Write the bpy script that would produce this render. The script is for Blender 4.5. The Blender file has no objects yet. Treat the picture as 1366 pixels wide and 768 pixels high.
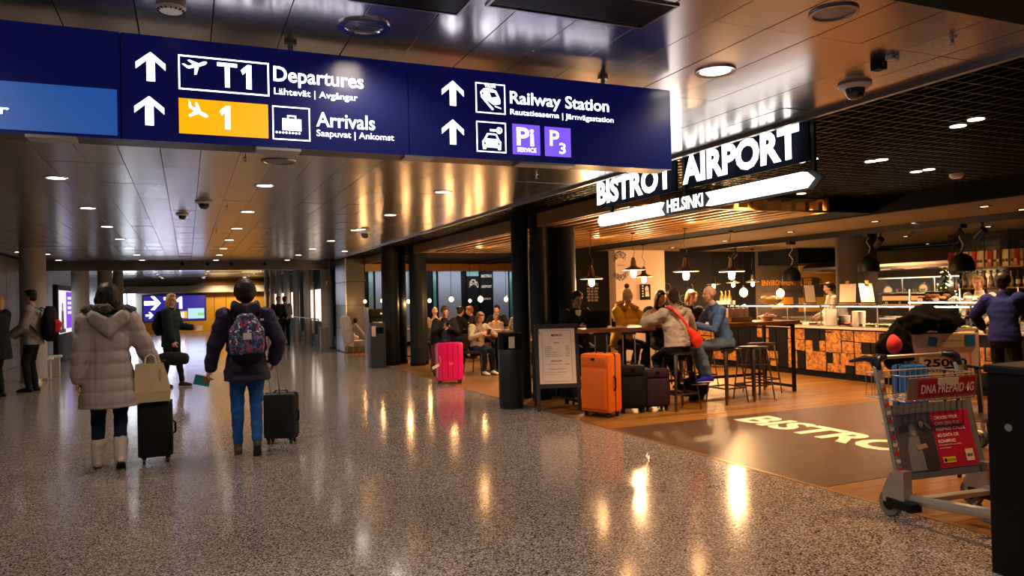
import bpy, bmesh, math, random
from mathutils import Vector, Matrix, noise
random.seed(7)
R=math.radians; PI=math.pi
sc=bpy.context.scene; C=sc.collection
# ------------------------------------------------------------ camera
CAM_H=1.55
def _n(v): return v.normalized()
_d1=_n(Vector((-433,-21,-1000))); _d2=Vector((2277,40,-1000)); _d2=_n(_d2-_d1*_d2.dot(_d1)); _up=_d2.cross(_d1)
MW=Matrix((_d2,_d1,_up))                     # rows are the world axes in camera space
cam=bpy.data.cameras.new('camera'); cam.lens=36*1000/1366; cam.sensor_width=36; cam.clip_end=200
co=bpy.data.objects.new('camera',cam); C.objects.link(co); co.matrix_world=Matrix.Translation((0,0,CAM_H))@MW.to_4x4()
sc.camera=co
def at(u,v,x=None,y=None,z=None):
    """world point seen at pixel u,v of the 1366x768 photograph, on the plane x=, y= or z="""
    r=MW@Vector((u-683,384-v,-1000)); o=Vector((0,0,CAM_H))
    t=(x/r.x) if x is not None else (y/r.y) if y is not None else ((z-CAM_H)/r.z)
    return o+r*t
# ------------------------------------------------------------ world, exposure
w=bpy.data.worlds.new('world'); sc.world=w; w.use_nodes=True
w.node_tree.nodes['Background'].inputs[0].default_value=(.55,.5,.5,1); w.node_tree.nodes['Background'].inputs[1].default_value=.06
sc.view_settings.view_transform='Standard'; sc.view_settings.look='None'; sc.view_settings.gamma=1
sc.view_settings.use_curve_mapping=False; sc.view_settings.exposure=0.35
sc.cycles.use_denoising=True; sc.cycles.max_bounces=6; sc.cycles.diffuse_bounces=3; sc.cycles.glossy_bounces=4
sc.cycles.sample_clamp_indirect=4; sc.cycles.caustics_reflective=False; sc.cycles.caustics_refractive=False
WARM=(1,.62,.3); AMBER=(1,.5,.18); NEUT=(1,.8,.64)
def lamp(kind,loc,power,col=WARM,size=.1,rot=(0,0,0),spot=120,sy=None,blend=.6):
    l=bpy.data.lights.new('lamp_light',kind); l.energy=power; l.color=col
    if kind=='AREA':
        l.size=size
        if sy: l.shape='RECTANGLE'; l.size_y=sy
    else: l.shadow_soft_size=size
    if kind=='SPOT': l.spot_size=R(spot); l.spot_blend=blend
    o=bpy.data.objects.new('lamp_light',l); o.location=loc; o.rotation_euler=rot; C.objects.link(o); return o
CEIL=2.78
ROWX=(-1.13,.77,2.74); ROWY=[3.36+2.46*k for k in range(-2,9)]
for _x in ROWX:
    for _y in ROWY: lamp('SPOT',(_x,_y,CEIL-.05),46,NEUT,.07,spot=150)
# restaurant downlights (recessed in the plaster ceiling), kitchen light and added wall fills
for _p in ((9.4,6.6),(9.4,9.4),(9.4,12.4),(11.9,7),(11.9,9.2),(11.9,11.6),(12.2,14.2),(14.6,14.2)): lamp('SPOT',(_p[0],_p[1],2.52),190,WARM,.06,spot=120)
for _p in ((5.6,5.2),(7.6,4.4),(6.6,6.6),(8.2,6.4),(5.4,3.0)): lamp('SPOT',(_p[0],_p[1],2.72),170,AMBER,.06,spot=110)
for _p in ((5.5,14),(6.4,18.5),(8.6,18),(5.6,21),(8.2,21.6),(7.4,15.5)): lamp('SPOT',(_p[0],_p[1],2.3),120,WARM,.06,spot=130)
for _p in ((5.1,7.4),(6.5,7.5),(7.9,7.7),(5.6,11.4),(7.4,11.6)): lamp('SPOT',(_p[0],_p[1],2.74 if _p[1]<8 else 2.5),150,(1,.68,.4),.06,spot=100)
for _x in (-1.1,.77,2.74):
    for _y in (28,34,40): lamp('SPOT',(_x,_y,2.75),40,NEUT,.07,spot=140)
lamp('AREA',(8.5,23.0,2.3),45,(.8,.88,1),7,rot=(R(75),0,0),sy=.2)  # added cool wash on the dining back wall panels, no fixture modelled
for _x in (1.6,3.2): lamp('SPOT',(_x,42.6,2.5),130,(1,.75,.4),.1,rot=(R(35),0,0),spot=130)  # added warm fill that brightens the ochre end wall, not a real fitting
# ------------------------------------------------------------ materials
MATS={}
def mat(name,base=(.5,.5,.5),rough=.5,metal=0,emit=None,es=1,spec=.5,trans=0,alpha=1,coat=0,bump=None,var=None,ior=1.45):
    """bump=(scale,strength[,stretch]) noise bump; var=(colour2,scale[,stretch]) noise colour mix"""
    if name in MATS: return MATS[name]
    m=bpy.data.materials.new(name); m.use_nodes=True; nt=m.node_tree; p=nt.nodes['Principled BSDF']; L=nt.links
    p.inputs['Base Color'].default_value=(*base,1); p.inputs['Roughness'].default_value=rough; p.inputs['Metallic'].default_value=metal
    p.inputs['Specular IOR Level'].default_value=spec; p.inputs['Transmission Weight'].default_value=trans; p.inputs['IOR'].default_value=ior
    p.inputs['Coat Weight'].default_value=coat; p.inputs['Alpha'].default_value=alpha
    if emit: p.inputs['Emission Color'].default_value=(*emit,1); p.inputs['Emission Strength'].default_value=es
    if bump or var:
        tc=nt.nodes.new('ShaderNodeTexCoord')
        def nz(scale,st):
            mp=nt.nodes.new('ShaderNodeMapping'); L.new(tc.outputs['Object'],mp.inputs[0]); mp.inputs['Scale'].default_value=st
            t=nt.nodes.new('ShaderNodeTexNoise'); t.inputs['Scale'].default_value=scale; t.inputs['Detail'].default_value=3; L.new(mp.outputs[0],t.inputs['Vector']); return t
        if bump:
            t=nz(bump[0],bump[2] if len(bump)>2 else (1,1,1)); b=nt.nodes.new('ShaderNodeBump'); b.inputs['Strength'].default_value=bump[1]; b.inputs['Distance'].default_value=.01
            L.new(t.outputs[0],b.inputs['Height']); L.new(b.outputs[0],p.inputs['Normal'])
        if var:
            t=nz(var[1],var[2] if len(var)>2 else (1,1,1)); r=nt.nodes.new('ShaderNodeValToRGB')
            r.color_ramp.elements[0].color=(*base,1); r.color_ramp.elements[1].color=(*var[0],1); r.color_ramp.elements[0].position=.38; r.color_ramp.elements[1].position=.62
            L.new(t.outputs[0],r.inputs[0]); L.new(r.outputs[0],p.inputs['Base Color'])
    MATS[name]=m; return m
def glow(name,col,s): return mat(name,(.02,.02,.02),.5,emit=col,es=s)
M=dict(
 ceil=mat('brushed_ceiling_metal',(.44,.41,.40),.21,.95,bump=(5,.04)),
 ceilframe=mat('ceiling_trim_metal',(.3,.28,.27),.35,1),
 black=mat('black_painted_metal',(.005,.005,.006),.5,spec=.18), blackm=mat('matt_black',(.006,.006,.007),.8,spec=.1),
 col=mat('charcoal_column_paint',(.013,.017,.023),.6,spec=.3), dark=mat('dark_wall_paint',(.006,.0055,.006),.7,spec=.12,bump=(3,.05)),
 plaster=mat('warm_plaster',(.17,.115,.06),.85,spec=.2,var=((.15,.1,.052),2)),
 wood=mat('golden_ceiling_wood',(.40,.21,.045),.36,var=((.3,.145,.03),4,(8,.6,8)),bump=(8,.1,(8,.6,8))),
 table=mat('worn_table_wood',(.30,.115,.04),.35,var=((.2,.07,.022),5,(1.2,14,6)),bump=(10,.15,(1,12,4))),
 white=mat('white_paint',(.75,.72,.68),.5), cream=mat('cream_paper',(.78,.62,.5),.7), wht=mat('white_porcelain',(.82,.78,.72),.25),
 steel=mat('brushed_steel',(.5,.48,.46),.3,1,bump=(30,.1,(1,1,20))), alu=mat('satin_aluminium',(.55,.54,.53),.38,1,bump=(40,.06)), chrome=mat('chrome',(.8,.8,.8),.12,1),
 stool=mat('gunmetal_stool',(.16,.13,.11),.32,1,bump=(20,.08)), rubber=mat('black_rubber',(.02,.02,.021),.6),
 grey=mat('grey_rubber',(.2,.2,.2),.6), skin=mat('skin',(.55,.29,.19),.5,var=((.5,.25,.16),9),spec=.4), skinf=mat('fair_skin',(.78,.44,.32),.5,spec=.4), skinp=mat('pink_skin',(.66,.36,.26),.5,spec=.4), skina=mat('tan_skin',(.42,.23,.14),.5,spec=.4),
 eye=mat('dark_eye',(.02,.015,.012),.15), eyew=mat('eye_white',(.7,.66,.62),.3), lip=mat('lips',(.4,.12,.1),.4),
 glass=mat('clear_glass',(.95,.97,1),.03,trans=1,ior=1.3), smoke=mat('smoked_dome_glass',(.02,.02,.025),.06,coat=1),
 tile=mat('dark_grey_tile',(.065,.06,.058),.35,bump=(6,.05),var=((.08,.074,.07),2)), wcol=mat('pale_column_paint',(.36,.32,.29),.55,bump=(20,.05)),
 gwall=mat('grey_wall_cladding',(.2,.17,.15),.45,bump=(4,.05)),
)
def terrazzo():
    m=bpy.data.materials.new('speckled_terrazzo'); m.use_nodes=True; nt=m.node_tree; p=nt.nodes['Principled BSDF']; L=nt.links
    tc=nt.nodes.new('ShaderNodeTexCoord')
    v=nt.nodes.new('ShaderNodeTexVoronoi'); v.inputs['Scale'].default_value=125; L.new(tc.outputs['Object'],v.inputs['Vector'])
    r=nt.nodes.new('ShaderNodeValToRGB'); r.color_ramp.interpolation='CONSTANT'
    e=r.color_ramp.elements; e[0].color=(.03,.025,.023,1); e[1].position=.24; e[1].color=(.15,.12,.105,1)
    for q,c in ((.44,(.27,.215,.185,1)),(.68,(.38,.31,.27,1)),(.87,(.54,.46,.41,1))): x=e.new(q); x.color=c
    s=nt.nodes.new('ShaderNodeSeparateColor'); L.new(v.outputs['Color'],s.inputs[0]); L.new(s.outputs[0],r.inputs[0])
    n=nt.nodes.new('ShaderNodeTexNoise'); n.inputs['Scale'].default_value=1.3; n.inputs['Detail'].default_value=4; L.new(tc.outputs['Object'],n.inputs['Vector'])
    mp=nt.nodes.new('ShaderNodeMapRange'); mp.inputs['To Min'].default_value=.1; mp.inputs['To Max'].default_value=.17; L.new(n.outputs[0],mp.inputs[0]); L.new(mp.outputs[0],p.inputs['Roughness'])
    L.new(r.outputs[0],p.inputs['Base Color']); p.inputs['Specular IOR Level'].default_value=.55
    return m
M['terrazzo']=terrazzo()
def osb():
    m=bpy.data.materials.new('strand_board'); m.use_nodes=True; nt=m.node_tree; p=nt.nodes['Principled BSDF']; L=nt.links
    tc=nt.nodes.new('ShaderNodeTexCoord'); v=nt.nodes.new('ShaderNodeTexVoronoi'); v.inputs['Scale'].default_value=22
    n=nt.nodes.new('ShaderNodeTexNoise'); n.inputs['Scale'].default_value=7; n.inputs['Detail'].default_value=2; L.new(tc.outputs['Object'],n.inputs['Vector'])
    mx=nt.nodes.new('ShaderNodeVectorMath'); mx.operation='MULTIPLY_ADD'; mx.inputs[1].default_value=(.25,.25,.25); L.new(n.outputs['Color'],mx.inputs[0]); L.new(tc.outputs['Object'],mx.inputs[2])
    L.new(mx.outputs[0],v.inputs['Vector']); s=nt.nodes.new('ShaderNodeSeparateColor'); L.new(v.outputs['Color'],s.inputs[0])
    r=nt.nodes.new('ShaderNodeValToRGB'); e=r.color_ramp.elements; e[0].color=(.13,.045,.008,1); e[1].color=(.52,.23,.045,1); x=e.new(.5); x.color=(.34,.13,.022,1)
    L.new(s.outputs[0],r.inputs[0]); L.new(r.outputs[0],p.inputs['Base Color']); p.inputs['Roughness'].default_value=.6
    return m
M['osb']=osb()
def floorwood(i):
    b=[(.25,.112,.022),(.3,.14,.03),(.2,.082,.015)][i]
    return mat('floor_oak_%s'%['amber','honey','brown'][i],b,.33,var=(tuple(c*.7 for c in b),5,(1.2,16,1)),bump=(12,.06,(1,14,1)))
def camo():
    m=bpy.data.materials.new('patterned_floral_fabric'); m.use_nodes=True; nt=m.node_tree; p=nt.nodes['Principled BSDF']; L=nt.links
    tc=nt.nodes.new('ShaderNodeTexCoord'); n=nt.nodes.new('ShaderNodeTexNoise'); n.inputs['Scale'].default_value=14; n.inputs['Detail'].default_value=2; L.new(tc.outputs['Object'],n.inputs['Vector'])
    mx=nt.nodes.new('ShaderNodeVectorMath'); mx.operation='MULTIPLY_ADD'; mx.inputs[1].default_value=(.09,.09,.09); L.new(n.outputs['Color'],mx.inputs[0]); L.new(tc.outputs['Object'],mx.inputs[2])
    v=nt.nodes.new('ShaderNodeTexVoronoi'); v.inputs['Scale'].default_value=44; L.new(mx.outputs[0],v.inputs['Vector'])
    s=nt.nodes.new('ShaderNodeSeparateColor'); L.new(v.outputs['Color'],s.inputs[0]); r=nt.nodes.new('ShaderNodeValToRGB'); r.color_ramp.interpolation='CONSTANT'
    e=r.color_ramp.elements; e[0].color=(.008,.012,.05,1); e[1].position=.34; e[1].color=(.02,.08,.3,1)
    for q,c in ((.5,(.02,.12,.22,1)),(.58,(.35,.02,.06,1)),(.7,(.01,.01,.03,1)),(.84,(.6,.6,.66,1)),(.93,(.3,.05,.15,1))): x=e.new(q); x.color=c
    L.new(s.outputs[0],r.inputs[0]); L.new(r.outputs[0],p.inputs['Base Color']); p.inputs['Roughness'].default_value=.7
    return m
def fab(name,c,k=.75,rough=.85): return mat(name,c,rough,var=(tuple(x*k for x in c),6),bump=(60,.15),spec=.25)
# ------------------------------------------------------------ builders
class B:
    def __init__(s): s.b=bmesh.new()
    def box(s,c,d,rot=None,bev=0):
        mt=Matrix.Translation(c)
        if rot is not None: mt=mt@(rot if isinstance(rot,Matrix) else Matrix.Rotation(rot,4,'Z'))
        r=bmesh.ops.create_cube(s.b,size=1,matrix=mt@Matrix.Diagonal((d[0],d[1],d[2],1)))
        if bev:
            es={e for v in r['verts'] for e in v.link_edges}; bmesh.ops.bevel(s.b,geom=list(es),offset=bev,segments=2,affect='EDGES',profile=.6)
        return s
    def bb(s,x0,x1,y0,y1,z0,z1,bev=0): return s.box(((x0+x1)/2,(y0+y1)/2,(z0+z1)/2),(abs(x1-x0),abs(y1-y0),abs(z1-z0)),None,bev)
    def tube(s,pts,rad,side=(1,0,0),n=10,cap=True):
        """closed lofted tube; rad: number, list of numbers or list of (rx,ry)"""
        pts=[Vector(p) for p in pts]; k=len(pts)
        if not isinstance(rad,(list,)): rad=[rad]*k
        rad=[(r,r) if not isinstance(r,tuple) else r for r in rad]; side=Vector(side)
        tans=[]
        for i in range(k):
            t=pts[min(i+1,k-1)]-pts[max(i-1,0)]; tans.append(t.normalized() if t.length>1e-9 else Vector((0,0,1)))
        P=[];
        def add(c,t,r): P.append((c,t,r))
        if cap:
            a=min(rad[0]);
            for o,q in ((.85,.5),(.5,.85)): add(pts[0]-tans[0]*a*o,tans[0],(rad[0][0]*q,rad[0][1]*q))
        for i in range(k): add(pts[i],tans[i],rad[i])
        if cap:
            a=min(rad[-1])
            for o,q in ((.5,.85),(.85,.5)): add(pts[-1]+tans[-1]*a*o,tans[-1],(rad[-1][0]*q,rad[-1][1]*q))
        rings=[]
        for c,t,r in P:
            x=side-t*side.dot(t)
            if x.length<.15: x=(Vector((0,1,0))-t*t.y) if abs(t.y)<.9 else (Vector((0,0,1))-t*t.z)
            x.normalize(); y=t.cross(x)
            rings.append([s.b.verts.new(c+x*(r[0]*math.cos(2*PI*j/n))+y*(r[1]*math.sin(2*PI*j/n))) for j in range(n)])
        for a,b in zip(rings,rings[1:]):
            for j in range(n): s.b.faces.new((a[j],a[(j+1)%n],b[(j+1)%n],b[j]))
        s.b.faces.new(rings[0][::-1]); s.b.faces.new(rings[-1]); return s
    def cyl(s,a,b,r,r2=None,n=16): 
        a=Vector(a); b=Vector(b); return s.tube([a,b],[r,r if r2 is None else r2],n=n,cap=False)
    def lathe(s,prof,c=(0,0,0),n=24,axis=None):
        """prof: list of (r,z)"""
        c=Vector(c); q=axis or Matrix.Identity(3); rs=[]
        for r,z in prof:
            if r<1e-5: rs.append([s.b.verts.new(c+q@Vector((0,0,z)))])
            else: rs.append([s.b.verts.new(c+q@Vector((r*math.cos(2*PI*j/n),r*math.sin(2*PI*j/n),z))) for j in range(n)])
        for a,b in zip(rs,rs[1:]):
            for j in range(n):
                if len(a)==1 and len(b)==1: continue
                if len(a)==1: s.b.faces.new((a[0],b[(j+1)%n],b[j]))
                elif len(b)==1: s.b.faces.new((a[j],a[(j+1)%n],b[0]))
                else: s.b.faces.new((a[j],a[(j+1)%n],b[(j+1)%n],b[j]))
        return s
    def ell(s,c,r,rot=None,sub=2):
        m=Matrix.Translation(c)@(rot.to_4x4() if rot is not None else Matrix.Identity(4))@Matrix.Diagonal((r[0],r[1],r[2],1))
        bmesh.ops.create_icosphere(s.b,subdivisions=sub,radius=1,matrix=m); return s
    def prism(s,poly,mt,h):
        """polygon in the xy plane of matrix mt, extruded to +z by h"""
        lo=[s.b.verts.new(mt@Vector((p[0],p[1],0))) for p in poly]; hi=[s.b.verts.new(mt@Vector((p[0],p[1],h))) for p in poly]
        k=len(poly)
        for j in range(k): s.b.faces.new((lo[j],lo[(j+1)%k],hi[(j+1)%k],hi[j]))
        s.b.faces.new(lo[::-1]); s.b.faces.new(hi); return s
    def ring(s,prof,n=20): return s
    def mesh(s,name):
        bmesh.ops.recalc_face_normals(s.b,faces=s.b.faces); me=bpy.data.meshes.new(name); s.b.to_mesh(me); s.b.free(); return me
    def done(s,name,m,parent=None,smooth=False,loc=None,rz=0):
        return link(name,s.mesh(name),m,parent,smooth,loc,rz)
def link(name,me,m,parent=None,smooth=False,loc=None,rz=0):
    if m and not me.materials: me.materials.append(m)
    if smooth:
        me.shade_smooth()
        if smooth!=2: me.set_sharp_from_angle(angle=R(38))
    o=bpy.data.objects.new(name,me); C.objects.link(o)
    if parent: o.parent=parent
    if loc is not None: o.location=loc
    o.rotation_euler.z=rz
    return o
def tag(o,label=None,cat=None,group=None,kind=None):
    if label: o['label']=label
    if cat: o['category']=cat
    if group: o['group']=group
    if kind: o['kind']=kind
    return o
def thing(name,label,cat,loc=(0,0,0),rz=0,group=None):
    o=bpy.data.objects.new(name,None); o.empty_display_size=.1; C.objects.link(o); o.location=loc; o.rotation_euler.z=rz
    return tag(o,label,cat,group)
def dup(o,loc=None,rz=None,label=None,parent=None,top=True):
    c=o.copy(); C.objects.link(c)
    if parent: c.parent=parent
    if top:
        if loc is not None: c.location=loc
        if rz is not None: c.rotation_euler.z=rz
        if label: c['label']=label
    for ch in list(o.children): dup(ch,parent=c,top=False)
    return c
def struct(o): o['kind']='structure'; return o
FR={'-y':Matrix.Rotation(R(90),4,'X'), '-x':Matrix.Rotation(R(-90),4,'Z')@Matrix.Rotation(R(90),4,'X'), '+z':Matrix.Identity(4), '+x':Matrix.Rotation(R(90),4,'Z')@Matrix.Rotation(R(90),4,'X')}
def facing(d): return FR[d] if isinstance(d,str) else d
def text(s,box,origin,d,m,parent,name='lettering',bold=.02,ext=.002,fit=True,smooth=False,warp=None):
    """text fitted to box=(x0,x1,y0,y1) in the plane with given facing at origin"""
    cu=bpy.data.curves.new('t','FONT'); cu.body=s; cu.size=1; cu.offset=bold; cu.extrude=0; cu.resolution_u=3
    if '\n' in s: cu.align_x='CENTER' if fit=='c' else 'LEFT'
    to=bpy.data.objects.new('t',cu); C.objects.link(to); bpy.context.view_layer.update()
    me=bpy.data.meshes.new_from_object(to.evaluated_get(bpy.context.evaluated_depsgraph_get())); bpy.data.objects.remove(to); bpy.data.curves.remove(cu)
    xs=[v.co.x for v in me.vertices]; ys=[v.co.y for v in me.vertices]
    x0,x1,y0,y1=min(xs),max(xs),min(ys),max(ys); bx0,bx1,by0,by1=box
    mt=Matrix.Translation(origin)@facing(d)
    for v in me.vertices:
        p=Vector((bx0+(v.co.x-x0)/(x1-x0)*(bx1-bx0),by0+(v.co.y-y0)/(y1-y0)*(by1-by0),0))
        if warp: p=warp(p)
        p.z+=ext; v.co=mt@p
    me.name=name; return link(name,me,m,parent)
def flat(polys,origin,d,m,parent,name,h=.002,z=0):
    b=B(); mt=Matrix.Translation(origin)@facing(d)@Matrix.Translation((0,0,z))
    for p in polys: b.prism(p,mt,h)
    return b.done(name,m,parent)
def rect(x0,x1,y0,y1): return [(x0,y0),(x1,y0),(x1,y1),(x0,y1)]
def frame4(x0,x1,y0,y1,t): return [rect(x0,x1,y0,y0+t),rect(x0,x1,y1-t,y1),rect(x0,x0+t,y0+t,y1-t),rect(x1-t,x1,y0+t,y1-t)]
def disc(cx,cy,r,n=16,ry=None): return [(cx+r*math.cos(2*PI*i/n),cy+(ry or r)*math.sin(2*PI*i/n)) for i in range(n)]
def tf(poly,cx,cy,s,a=0):
    c,q=math.cos(R(a))*s,math.sin(R(a))*s; return [(cx+x*c-y*q,cy+x*q+y*c) for x,y in poly]
# ============================================================ SETTING
EX=4.04                      # edge of the metal ceiling
def fx(y): return 4.28+max(0,(13-y))*.028 if y<13 else 4.28   # edge of the stone floor
fl=B(); mtI=Matrix.Translation((0,0,-.06))
pts=[(-7,-4),(fx(-4),-4)]+[(fx(y),y) for y in (0,3,5,8,11,13)]+[(4.28,22.2),(4.28,60),(-7,60)]
fl.prism(pts,mtI,.06); floor_=struct(fl.done('floor',M['terrazzo']))
sub=B().prism([(fx(-4)+.0,-4),(18,-4),(18,26),(4.28,26),(4.28,13)]+[(fx(y),y) for y in (11,8,5,3,0)],Matrix.Translation((0,0,-.08)),.066)
sub.done('plank_bed',M['dark'],floor_)
# oak planks laid across the restaurant floor, one object each near the camera
pw=.15; MATY=(4.45,7.5); MATX=9.6
pm={}
rows=[]; y=1.6
while y<9.9: rows.append(y); y+=pw
for ri,y in enumerate(rows):
    x=fx(y+pw/2)+.03; off=random.uniform(.3,2.2); first=True
    while x<10.3:
        L=off if first else 2.4; first=False
        x1=min(x+L,10.3)
        if y+pw/2>MATY[0] and y+pw/2<MATY[1] and x<MATX:
            x=max(x,MATX); x1=max(x1,MATX)
            if x1-x<.05: x1=min(x+1.2,10.3)
        if x1-x>.04:
            k=random.randrange(3); me=bpy.data.meshes.new('plank'); bm=B().bb(0,x1-x-.004,0,pw-.003,-.012,0); bm.b.to_mesh(me); bm.b.free()
            o=link('plank',me,floorwood(k),floor_); o.location=(x,y,random.uniform(-.0008,0))
        x=x1
        if x>=10.29: break
far=B()
yy=rows[-1]+pw
while yy<23.8:
    far.bb(4.31,10.3 if yy<15.2 else 15,yy,yy+pw-.003,-.012,0); yy+=pw
o=far.done('plank_field',floorwood(0),floor_); o['kind']='stuff'
# metal threshold strip along the stone edge
b=B()
for a,c in ((-4,3),(3,8),(8,13),(13,22)): b.prism([(fx(a)-.012,a),(fx(a)+.03,a),(fx(c)+.03,c),(fx(c)-.012,c)],Matrix.Translation((0,0,-.004)),.008)
b.done('edge_strip',mat('bronze_strip',(.4,.22,.1),.35,.8),floor_)
# printed floor mat with lettering
mt_=B().prism([(fx(4.45)+.04,4.45),(MATX,4.45),(MATX,7.5),(fx(7.5)+.04,7.5)],Matrix.Translation((0,0,-.006)),.008)
mato=mt_.done('entrance_mat',mat('brown_vinyl_mat',(.085,.043,.027),.36,var=((.062,.031,.02),5),bump=(30,.05)))
tag(mato,'large brown vinyl floor panel printed with cream BISTROT letters','mat')
# letters read from the corridor: baseline runs towards the camera
TB=Matrix.Rotation(R(-90),4,'Z')
text('BISTROT',(0,2.62,0,.56),(6.02,7.28,.0025),TB,mat('cream_floor_print',(.8,.7,.58),.5),mato,bold=.035,ext=.001)
# metal ceiling
cs=struct(B().bb(-7,EX,-4,24.2,CEIL+.05,CEIL+.12).done('ceiling',M['black']))
PW,PL=.3,1.15
pb=B().bb(-PW/2+.0022,PW/2-.0022,-PL/2+.0022,PL/2-.0022,0,.03,bev=.0015).mesh('ceiling_panel')
holes=[(-1.13,y) for y in ROWY]+[(.77,y) for y in ROWY]+[(2.74,y) for y in ROWY]
nx=int((EX+3.7)/PW)
farc=B()
for i in range(26):
    x=EX-.02-PW/2-i*PW
    for j in range(-3,18):
        y=2.74+PL/2+PL*j
        if 0<=j<=8 and x>-3.6:
            o=link('ceiling_panel',pb,M['ceil'],cs); o.location=(x,y,CEIL); o.rotation_euler=(random.gauss(0,.0022),random.gauss(0,.004),0)
        else:
            q=Matrix.Rotation(random.gauss(0,.0025),4,'X')@Matrix.Rotation(random.gauss(0,.004),4,'Y')
            if y<24.2: farc.box((x,y,CEIL+.015),(PW-.008,PL-.006,.03),q)
o=farc.done('ceiling_panel_field',M['ceil'],cs); o['kind']='stuff'
struct(B().bb(EX-.02,EX+.02,-4,22.5,CEIL-.03,CEIL+.12).done('trim_1',M['ceilframe']))
# black roof void over the restaurant, walls
struct(B().bb(EX+.02,19,-4,26,3.35,3.4).done('roof_slab',M['blackm']))
struct(B().bb(EX+.021,EX+.05,-4,26,CEIL+.02,3.35).done('wall_void',M['blackm']))
# open-cell grid ceiling
g=B(); x=EX+.08
while x<8.7: g.bb(x-.006,x+.006,-1,24,CEIL,CEIL+.045); x+=.105
y=-1
while y<24: g.bb(EX+.02,8.7,y-.006,y+.006,CEIL,CEIL+.045); y+=.15
o=g.done('grid_ceiling',mat('black_grid_metal',(.012,.008,.006),.4,.1,spec=.3)); o['kind']='structure'
# plaster ceiling over the counter with its black bulkhead
struct(B().bb(8.7,8.78,-2,24,2.57,2.9).done('bulkhead_face',M['blackm']))
cp=struct(B().bb(8.78,16.8,-2,15.6,2.57,2.63).done('ceiling_plaster',M['plaster']))
struct(B().bb(7.96,8.7,7.5,24,2.585,2.62).done('trim_2',M['blackm']))
struct(B().bb(4.84,8.7,16.31,21.9,2.6,2.64).done('ceiling_dining',M['blackm']))
struct(B().bb(8.7,14.2,15.6,24,2.61,2.66).done('ceiling_back',M['blackm']))
# slatted timber ceiling hung below the grid
sl=thing('slatted_timber_ceiling','golden slatted timber ceiling box hanging over the bar tables','ceiling feature',(0,0,0)); struct(sl)
B().bb(4.8,4.83,7.55,22.6,2.58,2.78).done('fascia_board',M['wood'],sl)
B().bb(7.92,7.95,7.55,16.3,2.58,2.78).done('fascia_board',M['wood'],sl)
B().bb(4.83,7.92,7.6,16.3,2.765,2.78).done('backing_board',M['blackm'],sl)
B().bb(4.83,7.92,7.55,7.58,2.58,2.61).done('end_rail',M['wood'],sl)
B().bb(4.83,7.92,16.27,16.3,2.58,2.78).done('end_board',M['wood'],sl)
sm=B().bb(-.036,.036,0,8.66,0,.14,bev=.003).mesh('slat'); x=4.99
while x<7.9:
    o=link('slat',sm,M['wood'],sl); o.location=(x,7.59,2.59); x+=.238
lampm=glow('amber_lamp_glow',(1,.55,.2),14)
for k,(x,y) in enumerate(((5.62,9.2),(6.85,9.2),(5.62,12),(6.85,12),(5.62,14.8),(7.8,7.9))):
    o=B().bb(-.05,.05,-.2,.2,0,.02).done('slot_lamp',glow('slot_glow',(1,.5,.16),3.2),sl); o.location=(x+.065 if k<5 else 7.84,y,2.62)
    lamp('POINT',(x+.065 if k<5 else 7.84,y,2.55 if k<5 else 2.66),7 if k<5 else 3,AMBER,.05)
# cross beam and back wall of the left dining room
struct(B().bb(4.8,14,21.9,22.1,2.38,2.8,).done('timber_beam',M['wood']))
bw=struct(B().bb(4.3,14.2,23.9,24,0,2.6).done('wall_back',M['dark']))
teal=mat('teal_glass_strip',(.04,.16,.15),.3); gp=mat('grey_blind_panel',(.2,.225,.27),.6,bump=(5,.05))
def bp(u0,u1,m,v0=362,v1=455,nm='wall_panel',y=23.86,t=.04,lab=None):
    a=at(u0,v0,y=y); c=at(u1,v1,y=y); return B().bb(a.x,c.x,y-t,y,max(c.z,0),a.z).done(nm,m,bw)
blackp=mat('chalkboard',(.005,.0045,.005),.7,spec=.12)
for a,c,m in ((468,491,blackp),(491,499,teal),(500,517,gp),(540,548,gp),(566,577,blackp),(577,583,teal),(584,616,gp),(622,639,blackp),(640,657,blackp),(657,679,gp),(679,684,teal),(684,775,gp)): bp(a,c,m)
bp(622,638,teal,362,368,y=23.8,t=.02)
struct(B().bb(14.1,14.2,15.6,24,0,2.6).done('wall_side',M['dark']))
chalk=mat('chalk_lettering',(.55,.42,.33),.8)
def wtext(s,u0,u1,v0,v1,y,m=chalk,parent=None,bold=.03,warp=None,name='lettering'):
    a=at(u0,v1,y=y); c=at(u1,v0,y=y); return text(s,(0,c.x-a.x,0,c.z-a.z),(a.x,y,a.z),'-y',m,parent,name,bold,.004,warp=warp)
def arc(wd,k): return lambda p: Vector((p.x,p.y+k*(1-((p.x-wd/2)/(wd/2))**2),0))
wtext('BISTROT',465,487,372,379,23.8,parent=bw,warp=arc(.5,.12)); wtext('AIRPORT',465,486,396,405,23.8,parent=bw,warp=arc(.5,-.12)); wtext('HELSINKI',466,485,386,389,23.8,parent=bw,bold=.0)
wtext('BISTRO',626,638,376,384,23.8,parent=bw,warp=arc(.3,.1)); wtext('AIRPORT',642,656,380,384,23.8,parent=bw); wtext('BISTRO',642,656,366,370,23.8,parent=bw); wtext('AIRPORT',643,655,397,400,23.8,parent=bw)
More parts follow.
